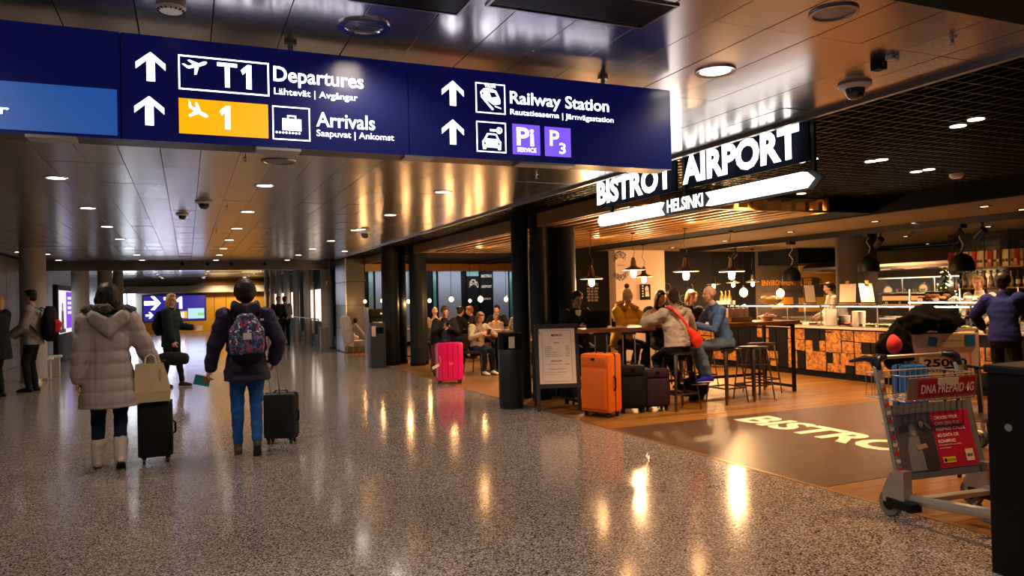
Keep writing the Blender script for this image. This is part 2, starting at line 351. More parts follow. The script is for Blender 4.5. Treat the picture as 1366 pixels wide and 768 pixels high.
# pillar, chalk wall and lettered wall at the back of the bar
pil=struct(B().bb(9.13,10.49,15.0,15.3,0,2.57).done('pillar',mat('cream_pillar_paint',(.62,.47,.35),.6,bump=(4,.04))))
dk=mat('pillar_print',(.06,.045,.04),.7)
wtext('BISTROT',819,835,340,350,14.99,m=dk,parent=pil,warp=arc(.34,.1)); wtext('AIRPORT',819,838,360,369,14.99,m=dk,parent=pil,warp=arc(.36,-.1)); wtext('MMXII',823,833,353,355,14.99,m=dk,parent=pil,bold=0)
def tick_frame():
    a=at(854,400,y=14.98); c=at(867,379,y=14.98)
    t=thing('framed_poster','small black framed poster hanging on the cream pillar','poster',(a.x,14.99,a.z)); w_=c.x-a.x; h=c.z-a.z
    B().bb(0,w_,-.03,0,0,h).done('frame',M['black'],t); flat([rect(.03,w_-.03,.04,h-.04)],(0,-.031,0),'-y',blackp,t,'print')
    flat([disc(w_*.62,h*.7,.05,12,.07),[(w_*.45,.08),(w_*.85,.08),(w_*.8,h*.6),(w_*.5,h*.6)]],(0,-.034,0),'-y',mat('poster_pale_print',(.7,.6,.5),.7),t,'picture')
    [flat([rect(w_*.15,w_*.3,h*.2+k*.06,h*.2+k*.06+.03)],(0,-.034,0),'-y',mat('poster_pale_print'),t,'caption') for k in range(5)]
tick_frame()
struct(B().bb(7.0,9.13,15.3,15.4,0,2.6).done('wall_chalk',blackp)); 
wr=struct(B().bb(10.49,13.5,15.3,15.4,0,2.57).done('wall_black',blackp))
for s,u0,u1,v0,v1 in (('SERVED ALL DAY',783,797,377,381),('FRESH COFFEE',783,798,383,386),('SOUP AND SALAD',783,797,387,390),('SANDWICHES',784,797,391,394),('CAKES AND PIES',783,798,395,398),('COLD DRINKS',784,797,399,402)): wtext(s,u0,u1,v0,v1,15.29,bold=.01)if 0 else wtext('|||| ||| |||||',u0,u1,v0,v1,15.29,parent=wr,bold=0,name='chalk_scribble')
def chalk_curl(u,v,r,y=15.28):
    c=at(u,v,y=y); p=[]; n=14
    for i in range(n): a=i/n*5.2+u; p.append((c.x+r*(.4+.6*i/n)*math.cos(a),y,c.z+r*(.4+.6*i/n)*math.sin(a)))
    B().tube(p,.005,n=5).done('chalk_drawing',mat('faint_chalk',(.2,.15,.12),.8),wr)
for u,v,r in ((890,385,.16),(897,392,.14),(912,397,.15),(905,402,.1),(920,385,.13),(884,400,.12),(928,393,.1)): chalk_curl(u,v,r)
wl=struct(B().bb(13.5,17,15.3,15.4,0,2.6).done('wall_lettered',mat('mustard_and_grey_paint',(.085,.06,.045),.7)))
yel=mat('mustard_paint',(.62,.30,.03),.7)
for u0,u1,v0,v1 in ((1030,1058,396,412),(1066,1094,352,370),(1094,1116,358,379),(1066,1100,396,416),(1100,1118,384,412)):
    a=at(u0,v1,y=15.29); c=at(u1,v0,y=15.29); B().bb(a.x,c.x,15.285,15.3,a.z,c.z).done('paint_block',yel,wl)
for s,u0,u1,v0,v1,m in (('ENVIRONMENT',1016,1062,373,381,mat('rust_lettering',(.75,.3,.02),.6)),('LIFE',1068,1083,371,381,mat('rust_lettering')),('AND',1085,1096,372,378,dk),('WORK',1099,1118,368,381,mat('rust_lettering')),('THROUGH THE CHOICES WE MAKE',1017,1077,386,391,dk),('BISTROT',1083,1116,381,394,dk)): wtext(s,u0,u1,v0,v1,15.27,m=m,parent=wl)
struct(B().bb(13.6,16.8,13.9,15.29,2.2,2.57).done('bulkhead_box',M['blackm']))
# right-hand kitchen side: dark tiled wall with recess
kt=struct(B().bb(13.9,14,2,10.0,0,2.57).done('wall_right',M['dark']))
tm=B().bb(-.012,0,-.098,.098,-.048,.048,bev=.003).mesh('wall_tile'); gl=mat('glossy_black_tile',(.012,.012,.013),.15)
n=0
for j in range(13):
    for i in range(22):
        y_=9.95-.1-i*.2+(.1 if j%2 else 0); z_=1.35+j*.1
        if y_<5.7 or n>=290: continue
        o=link('wall_tile',tm,gl,kt); o.location=(13.9,y_,z_); n+=1
struct(B().bb(16.9,17,9.9,15.4,0,2.57).done('wall_kitchen',mat('dim_kitchen_wall',(.05,.04,.035),.6)))
struct(B().bb(13.9,17,9.9,10.0,0,2.57).done('wall_return',M['dark']))
# grey pier behind the counter
struct(B().cyl((11.55,10.35,0),(11.55,10.35,2.57),.36,n=32).done('pier',mat('taupe_pier_paint',(.03,.024,.022),.7,spec=.2,bump=(6,.03)),None,True))
# corridor: left wall, far wall, far ceiling beam
lw=struct(B().bb(-4.3,-4.15,17,44,0,2.9).done('wall_left',M['gwall']))
tl=B().bb(0,.012,-.59,.59,-.29,.29,bev=.003).mesh('wall_tile')
for i in range(14):
    for j in range(5): o=link('wall_tile',tl,M['gwall'],lw); o.location=(-4.15,18+i*1.2,.3+j*.6)
for i in range(7):
    lamp('SPOT',(-3.85,20.5+i*2.3,2.72),14,WARM,.05,spot=60)
B2=struct(B().bb(-6.5,4.4,24.0,24.25,2.54,2.86).done('beam',mat('grey_beam_metal',(.12,.115,.11),.4,.6)))
for u in (243,277,309,353): a=at(u,352,y=23.98); B().ell((a.x,23.97,a.z),(.05,.03,.05),sub=2).done('beam_knob',M['black'],B2,True)
fc=struct(B().bb(-6.5,4.4,24.25,46.2,2.84,2.9).done('ceiling_far',mat('far_ceiling_metal',(.55,.53,.52),.09,1,bump=(3,.06,(1,3,1)))))
pl2=B().bb(-.59,.59,-.28,.28,0,.02,bev=.003).mesh('ceiling_panel')
for i in range(7):
    for j in range(24):
        o=link('ceiling_panel',pl2,mat('far_ceiling_metal'),fc); o.location=(-3.3+i*1.2,24.6+j*.6,2.82); o.rotation_euler=(random.gauss(0,.006),random.gauss(0,.004),0)
struct(B().bb(-6.5,.94,44.4,44.5,0,2.9).done('wall_far',mat('pale_end_wall',(.45,.4,.34),.6)))
yw=struct(B().bb(.94,4.3,44.4,44.5,0,2.9).done('wall_end',mat('ochre_end_wall',(.62,.3,.02),.55,bump=(3,.04))))
for x in (1.35,1.95): B().bb(x,x+.02,44.385,44.4,0,2.1).done('door_seam',M['dark'],yw)
B().bb(1.6,1.64,44.34,44.4,.95,1.1).done('door_handle',M['chrome'],yw); B().bb(1.75,1.79,44.34,44.4,.95,1.1).done('door_handle',M['chrome'],yw)
struct(B().bb(-6.5,4.3,43.6,44.4,2.14,2.5).done('soffit',mat('soffit_paint',(.4,.37,.34),.6)))
B().bb(-2.3,2.6,43.9,44.3,.0,.62).done('low_plinth',mat('ochre_end_wall')); bpy.data.objects['low_plinth']['kind']='structure'
# right side of the far corridor: curtains and lit panels
rc=struct(B().bb(4.4,4.5,24,44.4,0,2.9).done('wall_far_right',mat('blue_grey_wall',(.05,.07,.08),.6)))
fold=B(); x0=4.36
mtc=mat('teal_curtain',(.06,.11,.115),.7); mtl=mat('pale_curtain',(.4,.32,.27),.7)
for k in range(14):
    y0=24.9+k*1.15
    t=B()
    for q in range(8): t.cyl((4.32,y0+q*.125,.35),(4.32,y0+q*.125,2.75),.065,n=8)
    o=t.done('curtain',mtc if k%3 else mtl,None,True); tag(o,('teal' if k%3 else 'pale')+' floor length curtain hanging along the far right side of corridor','curtain','curtains along the far corridor')
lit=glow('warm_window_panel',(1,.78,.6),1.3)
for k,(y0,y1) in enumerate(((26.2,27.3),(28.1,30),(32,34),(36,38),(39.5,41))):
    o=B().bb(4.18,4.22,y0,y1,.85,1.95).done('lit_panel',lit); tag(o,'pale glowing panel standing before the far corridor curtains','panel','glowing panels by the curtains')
for k in range(6):
    y0=26.7+k*3
    struct(B().cyl((3.96,y0+1,0),(3.96,y0+1,2.82),.12,n=16).done('mullion_column',M['wcol'],None,True))
# railing in front of the curtains
rl=thing('railing','low steel railing with glass infill in front of the curtains','railing',(3.85,24.6,0))
B().cyl((0,0,.95),(0,9,.95),.02,n=8).done('handrail',M['steel'],rl,True)
for k in range(7): o=B().cyl((0,k*1.5,0),(0,k*1.5,.95),.022,n=8).done('post',M['steel'],rl,True)
# round columns on the left, tall columns
def rcol(x,y,r,lab,zt=CEIL):
    t=thing('round_column',lab,'column',(x,y,0)); t['kind']='structure'
    B().cyl((0,0,.06),(0,0,zt),r,n=32).done('shaft',M['wcol'],t,True); B().cyl((0,0,0),(0,0,.07),r+.012,n=32).done('base_ring',M['steel'],t,True)
rcol(-2.95,18.3,.24,'pale round column behind the man with the red backpack')
rcol(-2.83,24.8,.23,'pale round column beside the purple advertising screen')
rcol(-2.75,31,.24,'pale round column hidden behind woman in the quilted coat',2.85); rcol(-2.7,36,.2,'slim far column near the blue terminal sign',2.85); rcol(4.15,24.6,.2,'cream round column at the far right of the corridor',2.78)
tc=thing('tiled_pier','dark grey tiled square pier at the far corner of the restaurant','pier',(0,0,0)); tc['kind']='structure'
B().bb(4.27,4.78,22.0,23.6,0,CEIL).done('core',M['dark'],tc)
for j in range(4):
    B().bb(4.26,4.79,21.97,22.0,.02+j*.69,.7+j*.69,bev=.004).done('facing_tile',M['tile'],tc); B().bb(4.24,4.27,21.98,23.6,.02+j*.69,.7+j*.69,bev=.004).done('facing_tile',M['alu'],tc)
B().ell((4.5,21.95,.95),(.06,.03,.08)).done('call_point',M['black'],tc,True)
# charcoal clustered columns at the restaurant edge
def cluster(x,y,offs,lab,r=.2):
    t=thing('clustered_column',lab,'column',(x,y,0)); t['kind']='structure'
    for ox,oy in offs:
        B().cyl((ox,oy,0),(ox,oy,CEIL+.02),r,n=32).done('shaft',M['col'],t,True)
        B().cyl((ox,oy,0),(ox,oy,.08),r+.01,n=32).done('base_collar',M['black'],t,True)
_c=[at(u,400,y=yy) for u,yy in ((695,10.5),(720,10.2),(742,10.45),(757,10.2))]
cluster(_c[0].x,10.3,[(c.x-_c[0].x,c.y-10.3) for c in _c],'cluster of charcoal round columns behind the menu board',.135)
cluster(4.5,17.4,((-.1,0),(.15,.25)),'pair of charcoal columns left of the seated man with phone',.2)
cluster(4.95,16.9,((-.05,0),(.1,.25)),'charcoal columns directly beside the seated man with phone',.17)
# ============================================================ SIGNS
navy=mat('navy_sign_face',(.004,.006,.03),.22,emit=(.006,.007,.11),es=.28)
WG=glow('white_sign_glow',(.86,.83,1),3.4); OG=glow('orange_sign_glow',(1,.36,.0),1.05); VG=glow('violet_sign_glow',(.2,.09,.85),.95)
sg=thing('hanging_direction_sign','long navy lit direction sign with departures, arrivals and railway station text','sign',(0,3.6,0))
X0,X1=-1.9,2.585
B().bb(X0,X1,.012,.16,2.262,2.722,bev=.004).done('housing',mat('navy_sign_casing',(.01,.011,.03),.35),sg)
for a,c in ((X0,-.25),(-.245,1.02),(1.025,X1)): B().bb(a,c,0,.012,2.262,2.722).done('face_panel',navy,sg)
for x in (-1.4,.47,2.18): 
    r=B().cyl((x,.07,2.72),(x,.07,2.79),.012,n=10).done('hanging_rod',M['steel'],sg,True); B().cyl((x,.07,2.765),(x,.07,2.775),.03,n=12).done('rod_cover',M['steel'],r,True)
for a,c in ((-.6,-.42),(.3,.5),(1.0,1.15),(1.62,1.95)): B().bb(a,c,.0,.1,2.25,2.264).done('bracket',M['alu'],sg)
flat([rect(-1.85,-.262,2.275,2.472)],(0,-.001,0),'-y',glow('blue_screen_glow',(.015,.08,.32),.75),sg,'display_screen')
text('Transfer',(-.98,-.652,2.335,2.375),(0,-.004,0),'-y',WG,sg,bold=.02)
UP=[(0,.5),(.46,.12),(.46,-.1),(.13,.2),(.13,-.5),(-.13,-.5),(-.13,.2),(-.46,-.1),(-.46,.12)]
for x,z in ((-.13,2.585),(-.138,2.392),(1.256,2.59),(1.252,2.392)): flat([tf(UP,x,z,.127)],(0,0,0),'-y',WG,sg,'arrow')
flat(frame4(-.02,.362,2.497,2.65,.006),(0,0,0),'-y',WG,sg,'pictogram_frame')
flat([rect(-.021,.355,2.302,2.458)],(0,0,0),'-y',OG,sg,'orange_panel')
def one(x0,x1,y0,y1): return [(x0+(x1-x0)*a,y0+(y1-y0)*b) for a,b in ((.5,0),(.95,0),(.95,1),(.6,1),(.05,.76),(.2,.58),(.5,.72))]
PLANE=[(-1,.22),(-.8,.22),(-.55,.02),(-.1,.1),(-.52,.5),(-.36,.54),(.32,.2),(.72,.33),(.95,.32),(1,.2),(.8,.06),(.3,-.08),(.02,-.72),(-.16,-.74),(-.06,-.12),(-.5,-.2),(-.66,-.14)]
flat([tf(PLANE,.048,2.606,.052,8)],(0,0,0),'-y',WG,sg,'plane_pictogram')
flat([tf(PLANE,.05,2.407,.052,-42)],(0,0,0),'-y',glow('white_sign_glow',0,0),sg,'plane_pictogram',z=.002)
flat([[(.14,2.632),(.14,2.616),(.172,2.616),(.172,2.522),(.192,2.522),(.192,2.616),(.224,2.616),(.224,2.632)]],(0,0,0),'-y',WG,sg,'letter_t'); flat([one(.238,.288,2.522,2.632)],(0,0,0),'-y',WG,sg,'numeral'); flat([one(.145,.194,2.333,2.437)],(0,0,0),'-y',WG,sg,'numeral',z=.003)
text('Departures',(.382,.8,2.548,2.64),(0,0,0),'-y',WG,sg,bold=.014); text('Lähtevät | Avgångar',(.383,.77,2.5,2.54),(0,0,0),'-y',WG,sg,bold=.006)
text('Arrivals',(.572,.852,2.372,2.442),(0,0,0),'-y',WG,sg,bold=.014); text('Saapuvat | Ankomst',(.572,.945,2.318,2.358),(0,0,0),'-y',WG,sg,bold=.006)
text('Railway Station',(1.572,2.172,2.543,2.63),(0,0,0),'-y',WG,sg,bold=.014); text('Rautatieasema | Järnvägsstation',(1.572,2.2,2.497,2.535),(0,0,0),'-y',WG,sg,bold=.006)
for z in (0,): 
    flat(frame4(.374,.543,2.3,2.456,.005),(0,0,0),'-y',WG,sg,'pictogram_frame')
    flat(frame4(1.38,1.545,2.502,2.658,.005),(0,0,0),'-y',WG,sg,'pictogram_frame'); flat(frame4(1.38,1.545,2.3,2.458,.005),(0,0,0),'-y',WG,sg,'pictogram_frame')
flat([rect(.418,.503,2.345,2.4),rect(.44,.446,2.4,2.412),rect(.474,.48,2.4,2.412),rect(.44,.48,2.41,2.416)]+[disc(.392+k*.0145,2.334,.005,8) for k in range(8)],(0,0,0),'-y',WG,sg,'suitcase_pictogram')
flat([[(1.405,2.61),(1.425,2.63),(1.46,2.634),(1.495,2.622),(1.516,2.58),(1.515,2.555),(1.48,2.548),(1.46,2.56),(1.41,2.59)],[(1.407,2.588),(1.413,2.592),(1.48,2.525),(1.47,2.52)],[(1.485,2.545),(1.52,2.535),(1.52,2.53),(1.488,2.538)]],(0,0,0),'-y',WG,sg,'train_pictogram')
[flat([q_],(0,0,0),'-y',navy,sg,'train_window',z=.002) for q_ in ([(1.455,2.612),(1.485,2.612),(1.5,2.59),(1.466,2.584)],disc(1.418,2.603,.006,8))]
text('TRAM',(1.43,1.49,2.637,2.65),(0,0,0),'-y',WG,sg,bold=.04)
flat([[(1.415,2.315),(1.43,2.315),(1.432,2.325),(1.497,2.325),(1.499,2.315),(1.514,2.315),(1.517,2.355),(1.505,2.37),(1.49,2.398),(1.438,2.398),(1.423,2.37),(1.411,2.355)],rect(1.455,1.495,2.41,2.42),disc(1.507,2.416,.017,14)],(0,0,0),'-y',WG,sg,'car_pictogram')
flat([[(1.434,2.37),(1.495,2.37),(1.484,2.39),(1.444,2.39)],disc(1.425,2.345,.006,8),disc(1.503,2.345,.006,8),disc(1.512,2.418,.005,8)],(0,0,0),'-y',navy,sg,'car_window',z=.002)
flat([rect(1.582,1.742,2.298,2.458)],(0,0,0),'-y',VG,sg,'violet_panel'); flat([rect(1.77,1.927,2.298,2.456)],(0,0,0),'-y',VG,sg,'violet_panel')
text('Pi',(1.605,1.705,2.345,2.44),(0,0,0),'-y',WG,sg,bold=.02,ext=.004); text('SERVICE',(1.607,1.717,2.312,2.334),(0,0,0),'-y',WG,sg,bold=.012,ext=.004)
text('P',(1.8,1.855,2.355,2.437),(0,0,0),'-y',WG,sg,bold=.012,ext=.004); text('3',(1.855,1.893,2.314,2.372),(0,0,0),'-y',WG,sg,bold=.012,ext=.004)
# restaurant name sign hanging along the corridor edge
bs=thing('restaurant_name_sign','glowing white BISTROT AIRPORT letters above a long lit arrow bar','sign',(4.2,0,0))
BW=glow('white_letter_glow',(1,.95,.9),2.6)
def lx(y): return -y           # facing -x: text x runs towards -y
text('BISTROT',(-7.17,-5.78,2.525,2.775),(0,0,0),'-x',BW,bs,bold=.045,ext=.05); text('AIRPORT',(-5.62,-4.2,2.525,2.78),(0,0,0),'-x',BW,bs,bold=.045,ext=.05)
for n_ in (o for o in list(bs.children)): pass
B().bb(.0,.05,4.12,7.2,2.79,2.81).done('top_rail',M['black'],bs)
for a,c in ((5.8,7.19),(4.17,5.64)): B().bb(.012,.03,a,c,2.5,2.8).done('letter_backing',mat('navy_backing',(.003,.004,.01),.9,spec=.05),bs)
for y in (7.0,5.7,4.15): B().bb(.02,.045,y-.02,y+.02,2.3,2.82).done('hanger_post',M['black'],bs)
def bar(y0,y1,l0,l1):
    z0,z1=2.3,2.42; m_=(z0+z1)/2
    p=[(-y1,m_),(-y1+.06*l0,z1),(-y0-.0*l1,z1),(-y0+.06*l1,m_),(-y0,z0),(-y1+.06*l0,z0)] 
    return p
flat([[(-7.17,2.35),(-7.12,2.415),(-5.98,2.415),(-6.03,2.355),(-5.98,2.295),(-7.12,2.295)]],(0,0,0),'-x',BW,bs,'lit_bar',h=.05); flat([[(-5.3,2.415),(-4.18,2.415),(-4.11,2.36),(-4.18,2.3),(-5.3,2.3),(-5.24,2.355)]],(0,0,0),'-x',BW,bs,'lit_bar',h=.05)
flat([[(-7.22,2.35),(-7.15,2.43),(-4.14,2.43),(-4.04,2.36),(-4.14,2.285),(-7.15,2.285)]],(.03,0,0),'-x',M['black'],bs,'bar_casing',h=.02)
lines=[rect(-5.25,-4.16,2.312+k*.013,2.3135+k*.013) for k in range(8)]
flat(lines,(0,0,0),'-x',mat('grey_line',(.3,.3,.3),.5),bs,'bar_line',h=.002,z=.05)
text('HELSINKI',(-5.9,-5.36,2.305,2.425),(0,0,0),'-x',BW,bs,bold=.03,ext=.03)
lamp('AREA',(4.1,5.7,2.5),4,(1,.95,.92),2.6,rot=(0,R(90),0),sy=.3)
# far terminal sign
fs=thing('terminal_sign','big blue lit T1 sign with white arrow at the corridor end','sign',(0,44,0))
B().bb(-2.2,.93,0,.2,.62,2.06,bev=.02).done('housing',mat('navy_sign_casing'),fs)
flat([rect(-2.14,.88,.67,2.0)],(0,0,0),'-y',glow('blue_terminal_glow',(.03,.02,.32),.75),fs,'face_panel')
WF=glow('white_far_glow',(.9,.93,1),6)
flat([tf(UP,-1.7,1.62,.78,-90)],(0,-.004,0),'-y',WF,fs,'arrow'); flat([[(-1.15,1.92),(-1.15,1.78),(-.96,1.78),(-.96,1.3),(-.8,1.3),(-.8,1.78),(-.62,1.78),(-.62,1.92)],one(-.55,-.25,1.3,1.92)],(0,-.004,0),'-y',WF,fs,'terminal_code')
flat([tf(UP,-1.85,.98,.36,-90),disc(-1.3,.98,.2,12)],(0,-.004,0),'-y',WF,fs,'small_pictogram'); text('1-9',(-1.05,-.6,.8,1.12),(0,-.004,0),'-y',WF,fs,bold=.04)
flat([rect(-.45,-.02,.78,1.16)],(0,-.004,0),'-y',glow('orange_sign_glow',0,0),fs,'orange_panel'); text('1',(-.3,-.17,.84,1.1),(0,-.008,0),'-y',WF,fs,bold=.05)
flat([rect(.02,.83,.75,1.3)],(0,-.004,0),'-y',glow('pale_green_screen',(.35,.55,.6),1.2),fs,'timetable_screen'); flat([rect(.5,.83,.9,1.05)],(0,-.008,0),'-y',glow('green_bar',(.2,.6,.15),1.0),fs,'green_bar')
lamp('AREA',(-.6,43.7,1.4),20,(.6,.62,1),3,rot=(R(-90),0,0),sy=1.3)
wn=B().bb(-3.6,-2.5,43.9,44.0,.95,2.15).done('window_1',glow('cold_window_light',(.75,.85,1),3.5)); struct(wn)
for k in (-3.25,-2.9): B().bb(k-.03,k+.03,43.87,43.9,.95,2.15).done('window_bar',M['dark'],wn)
lamp('AREA',(-3,43.6,1.7),12,(.8,.87,1),1.2,rot=(R(-90),0,0))
# advertising screen on the left
ad=thing('advertising_screen','tall backlit advertising screen with purple right half beside round column','screen',(-3.2,24.9,0),R(0))
B().bb(-.12,.0,-1.55,1.55,.0,2.15,bev=.02).done('cabinet',M['black'],ad)
# screen faces +x (towards the corridor)
flat([rect(-1.38,1.38,.8,2.0)],(.002,0,0),'+x',glow('pale_screen_glow',(.7,.68,.72),1.0),ad,'picture')
flat([rect(-.05,1.38,.92,1.97)],(.005,0,0),'+x',glow('purple_screen_glow',(.16,.03,.55),1.1),ad,'purple_field')
for k,(s) in enumerate(('HSL','FREE','CITY','TRIP')): flat([rect(.2,1.0,1.75-k*.14,1.83-k*.14)],(.008,0,0),'+x',glow('pale_screen_glow',0,0),ad,'text_bar')
flat([disc(-.75,1.55,.1,12),[(-1.0,.9),(-.5,.9),(-.58,1.45),(-.92,1.45)],rect(-1.3,-.2,.82,.92)],(.006,0,0),'+x',mat('dim_print',(.2,.17,.18),.5),ad,'figure_print')
# exit / info signs
ex=B().bb(3.86,4.02,22.9,23.0,2.0,2.14,bev=.005).done('exit_sign',mat('dark_red_sign',(.18,.03,.02),.5)); B().cyl((3.94,22.95,2.14),(3.94,22.95,2.79),.01,n=8).done('hanging_rod',M['steel'],ex); tag(ex,'small dark red sign box on cream column before tiled pier','sign')
# ============================================================ CEILING FITTINGS
disc_glow=glow('downlight_glow',(1,.9,.78),9); 
def downlight(x,y,z=CEIL,r=.1,off=False,lab=None,g='ceiling downlights of the corridor'):
    t=thing('ceiling_downlight',lab or 'round recessed downlight glowing in the metal corridor ceiling','ceiling light',(x,y,z),0,g)
    B().lathe([(r*.8,.0),(r*.83,-.006),(r*1.12,-.008),(r*1.14,.004),(r*.8,.004)],n=28).done('trim_ring',M['chrome'],t,True)
    if off:
        B().lathe([(r*.82,-.003),(r*.7,.03),(r*.4,.05),(0,.055)],n=24).done('reflector',M['chrome'],t,True)
        for k in range(5): B().bb(-r*.75,r*.75,-r*.6+k*r*.3-.002,-r*.6+k*r*.3+.002,-.002,.02).done('louvre_blade',M['chrome'],t)
        B().cyl((0,0,.02),(0,0,.03),r*.3).done('lamp_glow',glow('dim_lamp_glow',(1,.75,.6),2.0),t)
    else: B().cyl((0,0,-.003),(0,0,.003),r*.82,n=28).done('diffuser',disc_glow,t)
    return t
ORD=('zero','one','two','three','four','five','six','seven','eight','nine','ten','eleven')
d0=downlight(ROWX[0],ROWY[2],lab='round ceiling downlight of the left row hidden above the big sign'); done=set([(0,2)])
downlight(.75,3.34,off=True,r=.105,lab='near downlight with chrome louvres above the departures text',g=None)
downlight(2.72,3.36,r=.1,lab='bright round downlight nearest the restaurant name sign',g=None)
for i,x in enumerate(ROWX):
    for j,y in enumerate(ROWY):
        if (i,j) in ((0,2),(1,2),(2,2)) or y<0: continue
        if y<24: dup(d0,(x,y,CEIL),label='round ceiling downlight, number %s from the camera in the %s row of the metal ceiling'%(ORD[j-1],('left','middle','right')[i]))
for i,x in enumerate((-1.13,.77,2.74)):
    for q_,y in enumerate((26,29,32,35,38,41)): dup(d0,(x,y,2.82),label='far ceiling downlight beyond the grey beam, %s in the %s row'%(ORD[q_+1],('left','middle','right')[i]))
for u,v in ((25,336),(62,339),(78,347),(480,306),(460,335)):
    p=at(u,v,z=CEIL); dup(d0,(p.x,p.y,CEIL),label='far downlight close to the side of the metal ceiling')
def round_vent(x,y,r,lab,nm='ceiling_speaker'):
    t=thing(nm,lab,'speaker',(x,y,CEIL)); B().lathe([(r*.88,-.002),(r*.9,-.01),(r*1.04,-.01),(r*1.06,.003)],n=32).done('trim_ring',M['ceilframe'],t,True)
    B().lathe([(0,-.006),(r*.5,-.006),(r*.88,-.003),(r*.88,.002),(0,.002)],n=32).done('grille',mat('perforated_grille',(.22,.2,.19),.5,.6),t,True)
p=at(1112,16,z=CEIL); round_vent(p.x,p.y,.1,'round perforated speaker in ceiling above the bright downlight')
p=at(372,215,z=CEIL); round_vent(p.x,p.y,.14,'round flat speaker in ceiling just below the arrivals sign')
p=at(228,4,z=CEIL); t=thing('smoke_detector','cream smoke detector at the top edge near the departures sign','smoke detector',(p.x,p.y,CEIL))
B().lathe([(.055,0),(.058,-.02),(.045,-.035),(0,-.038)],n=28).done('body',M['white'],t,True)
for k in range(16): a=k*PI/8; B().box((.047*math.cos(a),.047*math.sin(a),-.034),(.012,.004,.006),a).done('vent_fin',M['dark'],t)
p=at(1276,234,z=CEIL-.02); t=thing('smoke_detector','pale smoke detector on black grid ceiling at far right','smoke detector',(p.x,p.y,CEIL)); B().lathe([(.07,0),(.07,-.03),(.05,-.05),(0,-.052)],n=20).done('body',M['white'],t,True)
def dome(p,s,lab,white=True):
    t=thing('dome_camera',lab,'camera',(p.x,p.y,CEIL)); B().lathe([(.1*s,0),(.105*s,-.012*s),(.085*s,-.03*s),(.06*s,-.034*s)],n=28).done('mounting_plate',M['white'],t,True)
    B().lathe([(.062*s,-.03*s),(.06*s,-.06*s),(.045*s,-.09*s),(.02*s,-.102*s),(0,-.104*s)],n=28).done('dome',M['smoke'],t,True)
p=at(1140,112,z=CEIL); dome(p,.92,'black dome security camera on a white plate at the ceiling edge')
p=at(272,268,z=CEIL); dome(p,1.0,'small dome camera in mid corridor left of smoke sensor row'); p=at(487,308,z=CEIL); dome(p,1.3,'white dome camera above corridor close to the dark column pair')
p=at(243,285,z=CEIL); dome(p,.8,'farther tiny dome camera beyond the first mid corridor one')
p=at(1172,80,z=CEIL); t=thing('junction_box','small black sensor box fixed to the ceiling near the dome camera','sensor',(p.x,p.y,CEIL)); B().bb(-.03,.03,-.03,.03,-.055,0,bev=.004).done('housing',M['black'],t); B().ell((0,-.031,-.03),(.012,.006,.012)).done('lens',M['smoke'],t,True)
p=at(1190,74,z=CEIL); t=thing('motion_sensor','small white sensor box beside the black one on ceiling','sensor',(p.x,p.y,CEIL)); B().bb(-.03,.03,-.02,.02,-.025,0,bev=.003).done('housing',M['white'],t); B().ell((-.01,-.021,-.012),(.006,.003,.006)).done('lens',M['smoke'],t,True)
def sprinkler(p,lab):
    t=thing('sprinkler',lab,'sprinkler',(p.x,p.y,p.z),0,'sprinkler heads in the corridor ceiling'); B().cyl((0,0,0),(0,0,-.03),.008,n=8).done('stem',M['steel'],t,True); B().cyl((0,0,-.035),(0,0,-.038),.018,n=10).done('deflector',M['steel'],t); B().cyl((0,0,0),(0,0,-.004),.022,n=14).done('escutcheon',M['steel'],t,True); return t
s0=sprinkler(at(1270,50,z=CEIL),'small steel sprinkler head sticking down from the metal ceiling')
for u,v in ((328,210),(715,233),(303,275),(573,285),(289,307),(282,330)): p=at(u,v,z=CEIL); dup(s0,(p.x,p.y,CEIL))
# rectangular air grilles at the top of the frame
def grille(x0,x1,y0,y1,lab):
    t=thing('air_grille',lab,'vent',(x0,y0,CEIL)); wx=x1-x0; wy=y1-y0
    fr=B()
    for r_ in (rect(0,wx,0,.012),rect(0,wx,wy-.012,wy),rect(0,.012,.012,wy-.012),rect(wx-.012,wx,.012,wy-.012)): fr.prism(r_,Matrix.Translation((0,0,-.008)),.02)
    fr.done('frame',M['ceilframe'],t); B().bb(.012,wx-.012,.012,wy-.012,.0,.004).done('backing',M['blackm'],t)
    n=int((wy-.03)/.014); s=B().bb(.012,wx-.012,-.002,.002,-.004,.006).mesh('slat')
    for k in range(n): o=link('slat',s,mat('vent_slat_metal',(.07,.065,.07),.4,.6),t); o.location=(0,.02+k*.014,0)
grille(.62,1.1,2.86,3.06,'dark narrow air grille cut off by the top edge'); grille(1.17,1.95,2.63,2.92,'wide dark slatted air grille at the top of picture')
struct(B().bb(2.2,EX+.1,1.2,2.26,CEIL-.006,CEIL-.0).done('beam_near',M['blackm']))
# spots in the grid ceiling
def twin(u,v,lab,g=None):
    p=at(u,v,z=CEIL+.0); t=thing('recessed_spotlight',lab,'spotlight',(p.x,p.y,CEIL),0,'spotlights in the black grid ceiling'); B().cyl((0,0,0),(0,0,.05),.07,n=20).done('housing',M['black'],t,True); B().cyl((0,0,-.004),(0,0,.0),.055,n=20).done('lamp',glow('spot_glow',(1,.8,.55),8),t); return t
tw=twin(1278,168,'round recessed spotlight glowing in the black grid ceiling')
for u,v in ((1302,159),(1222,229),(1239,226),(1162,215),(1176,213),(1066,216),(1083,212),(922,249),(1069,258)): p=at(u,v,z=CEIL); dup(tw,(p.x,p.y,CEIL))
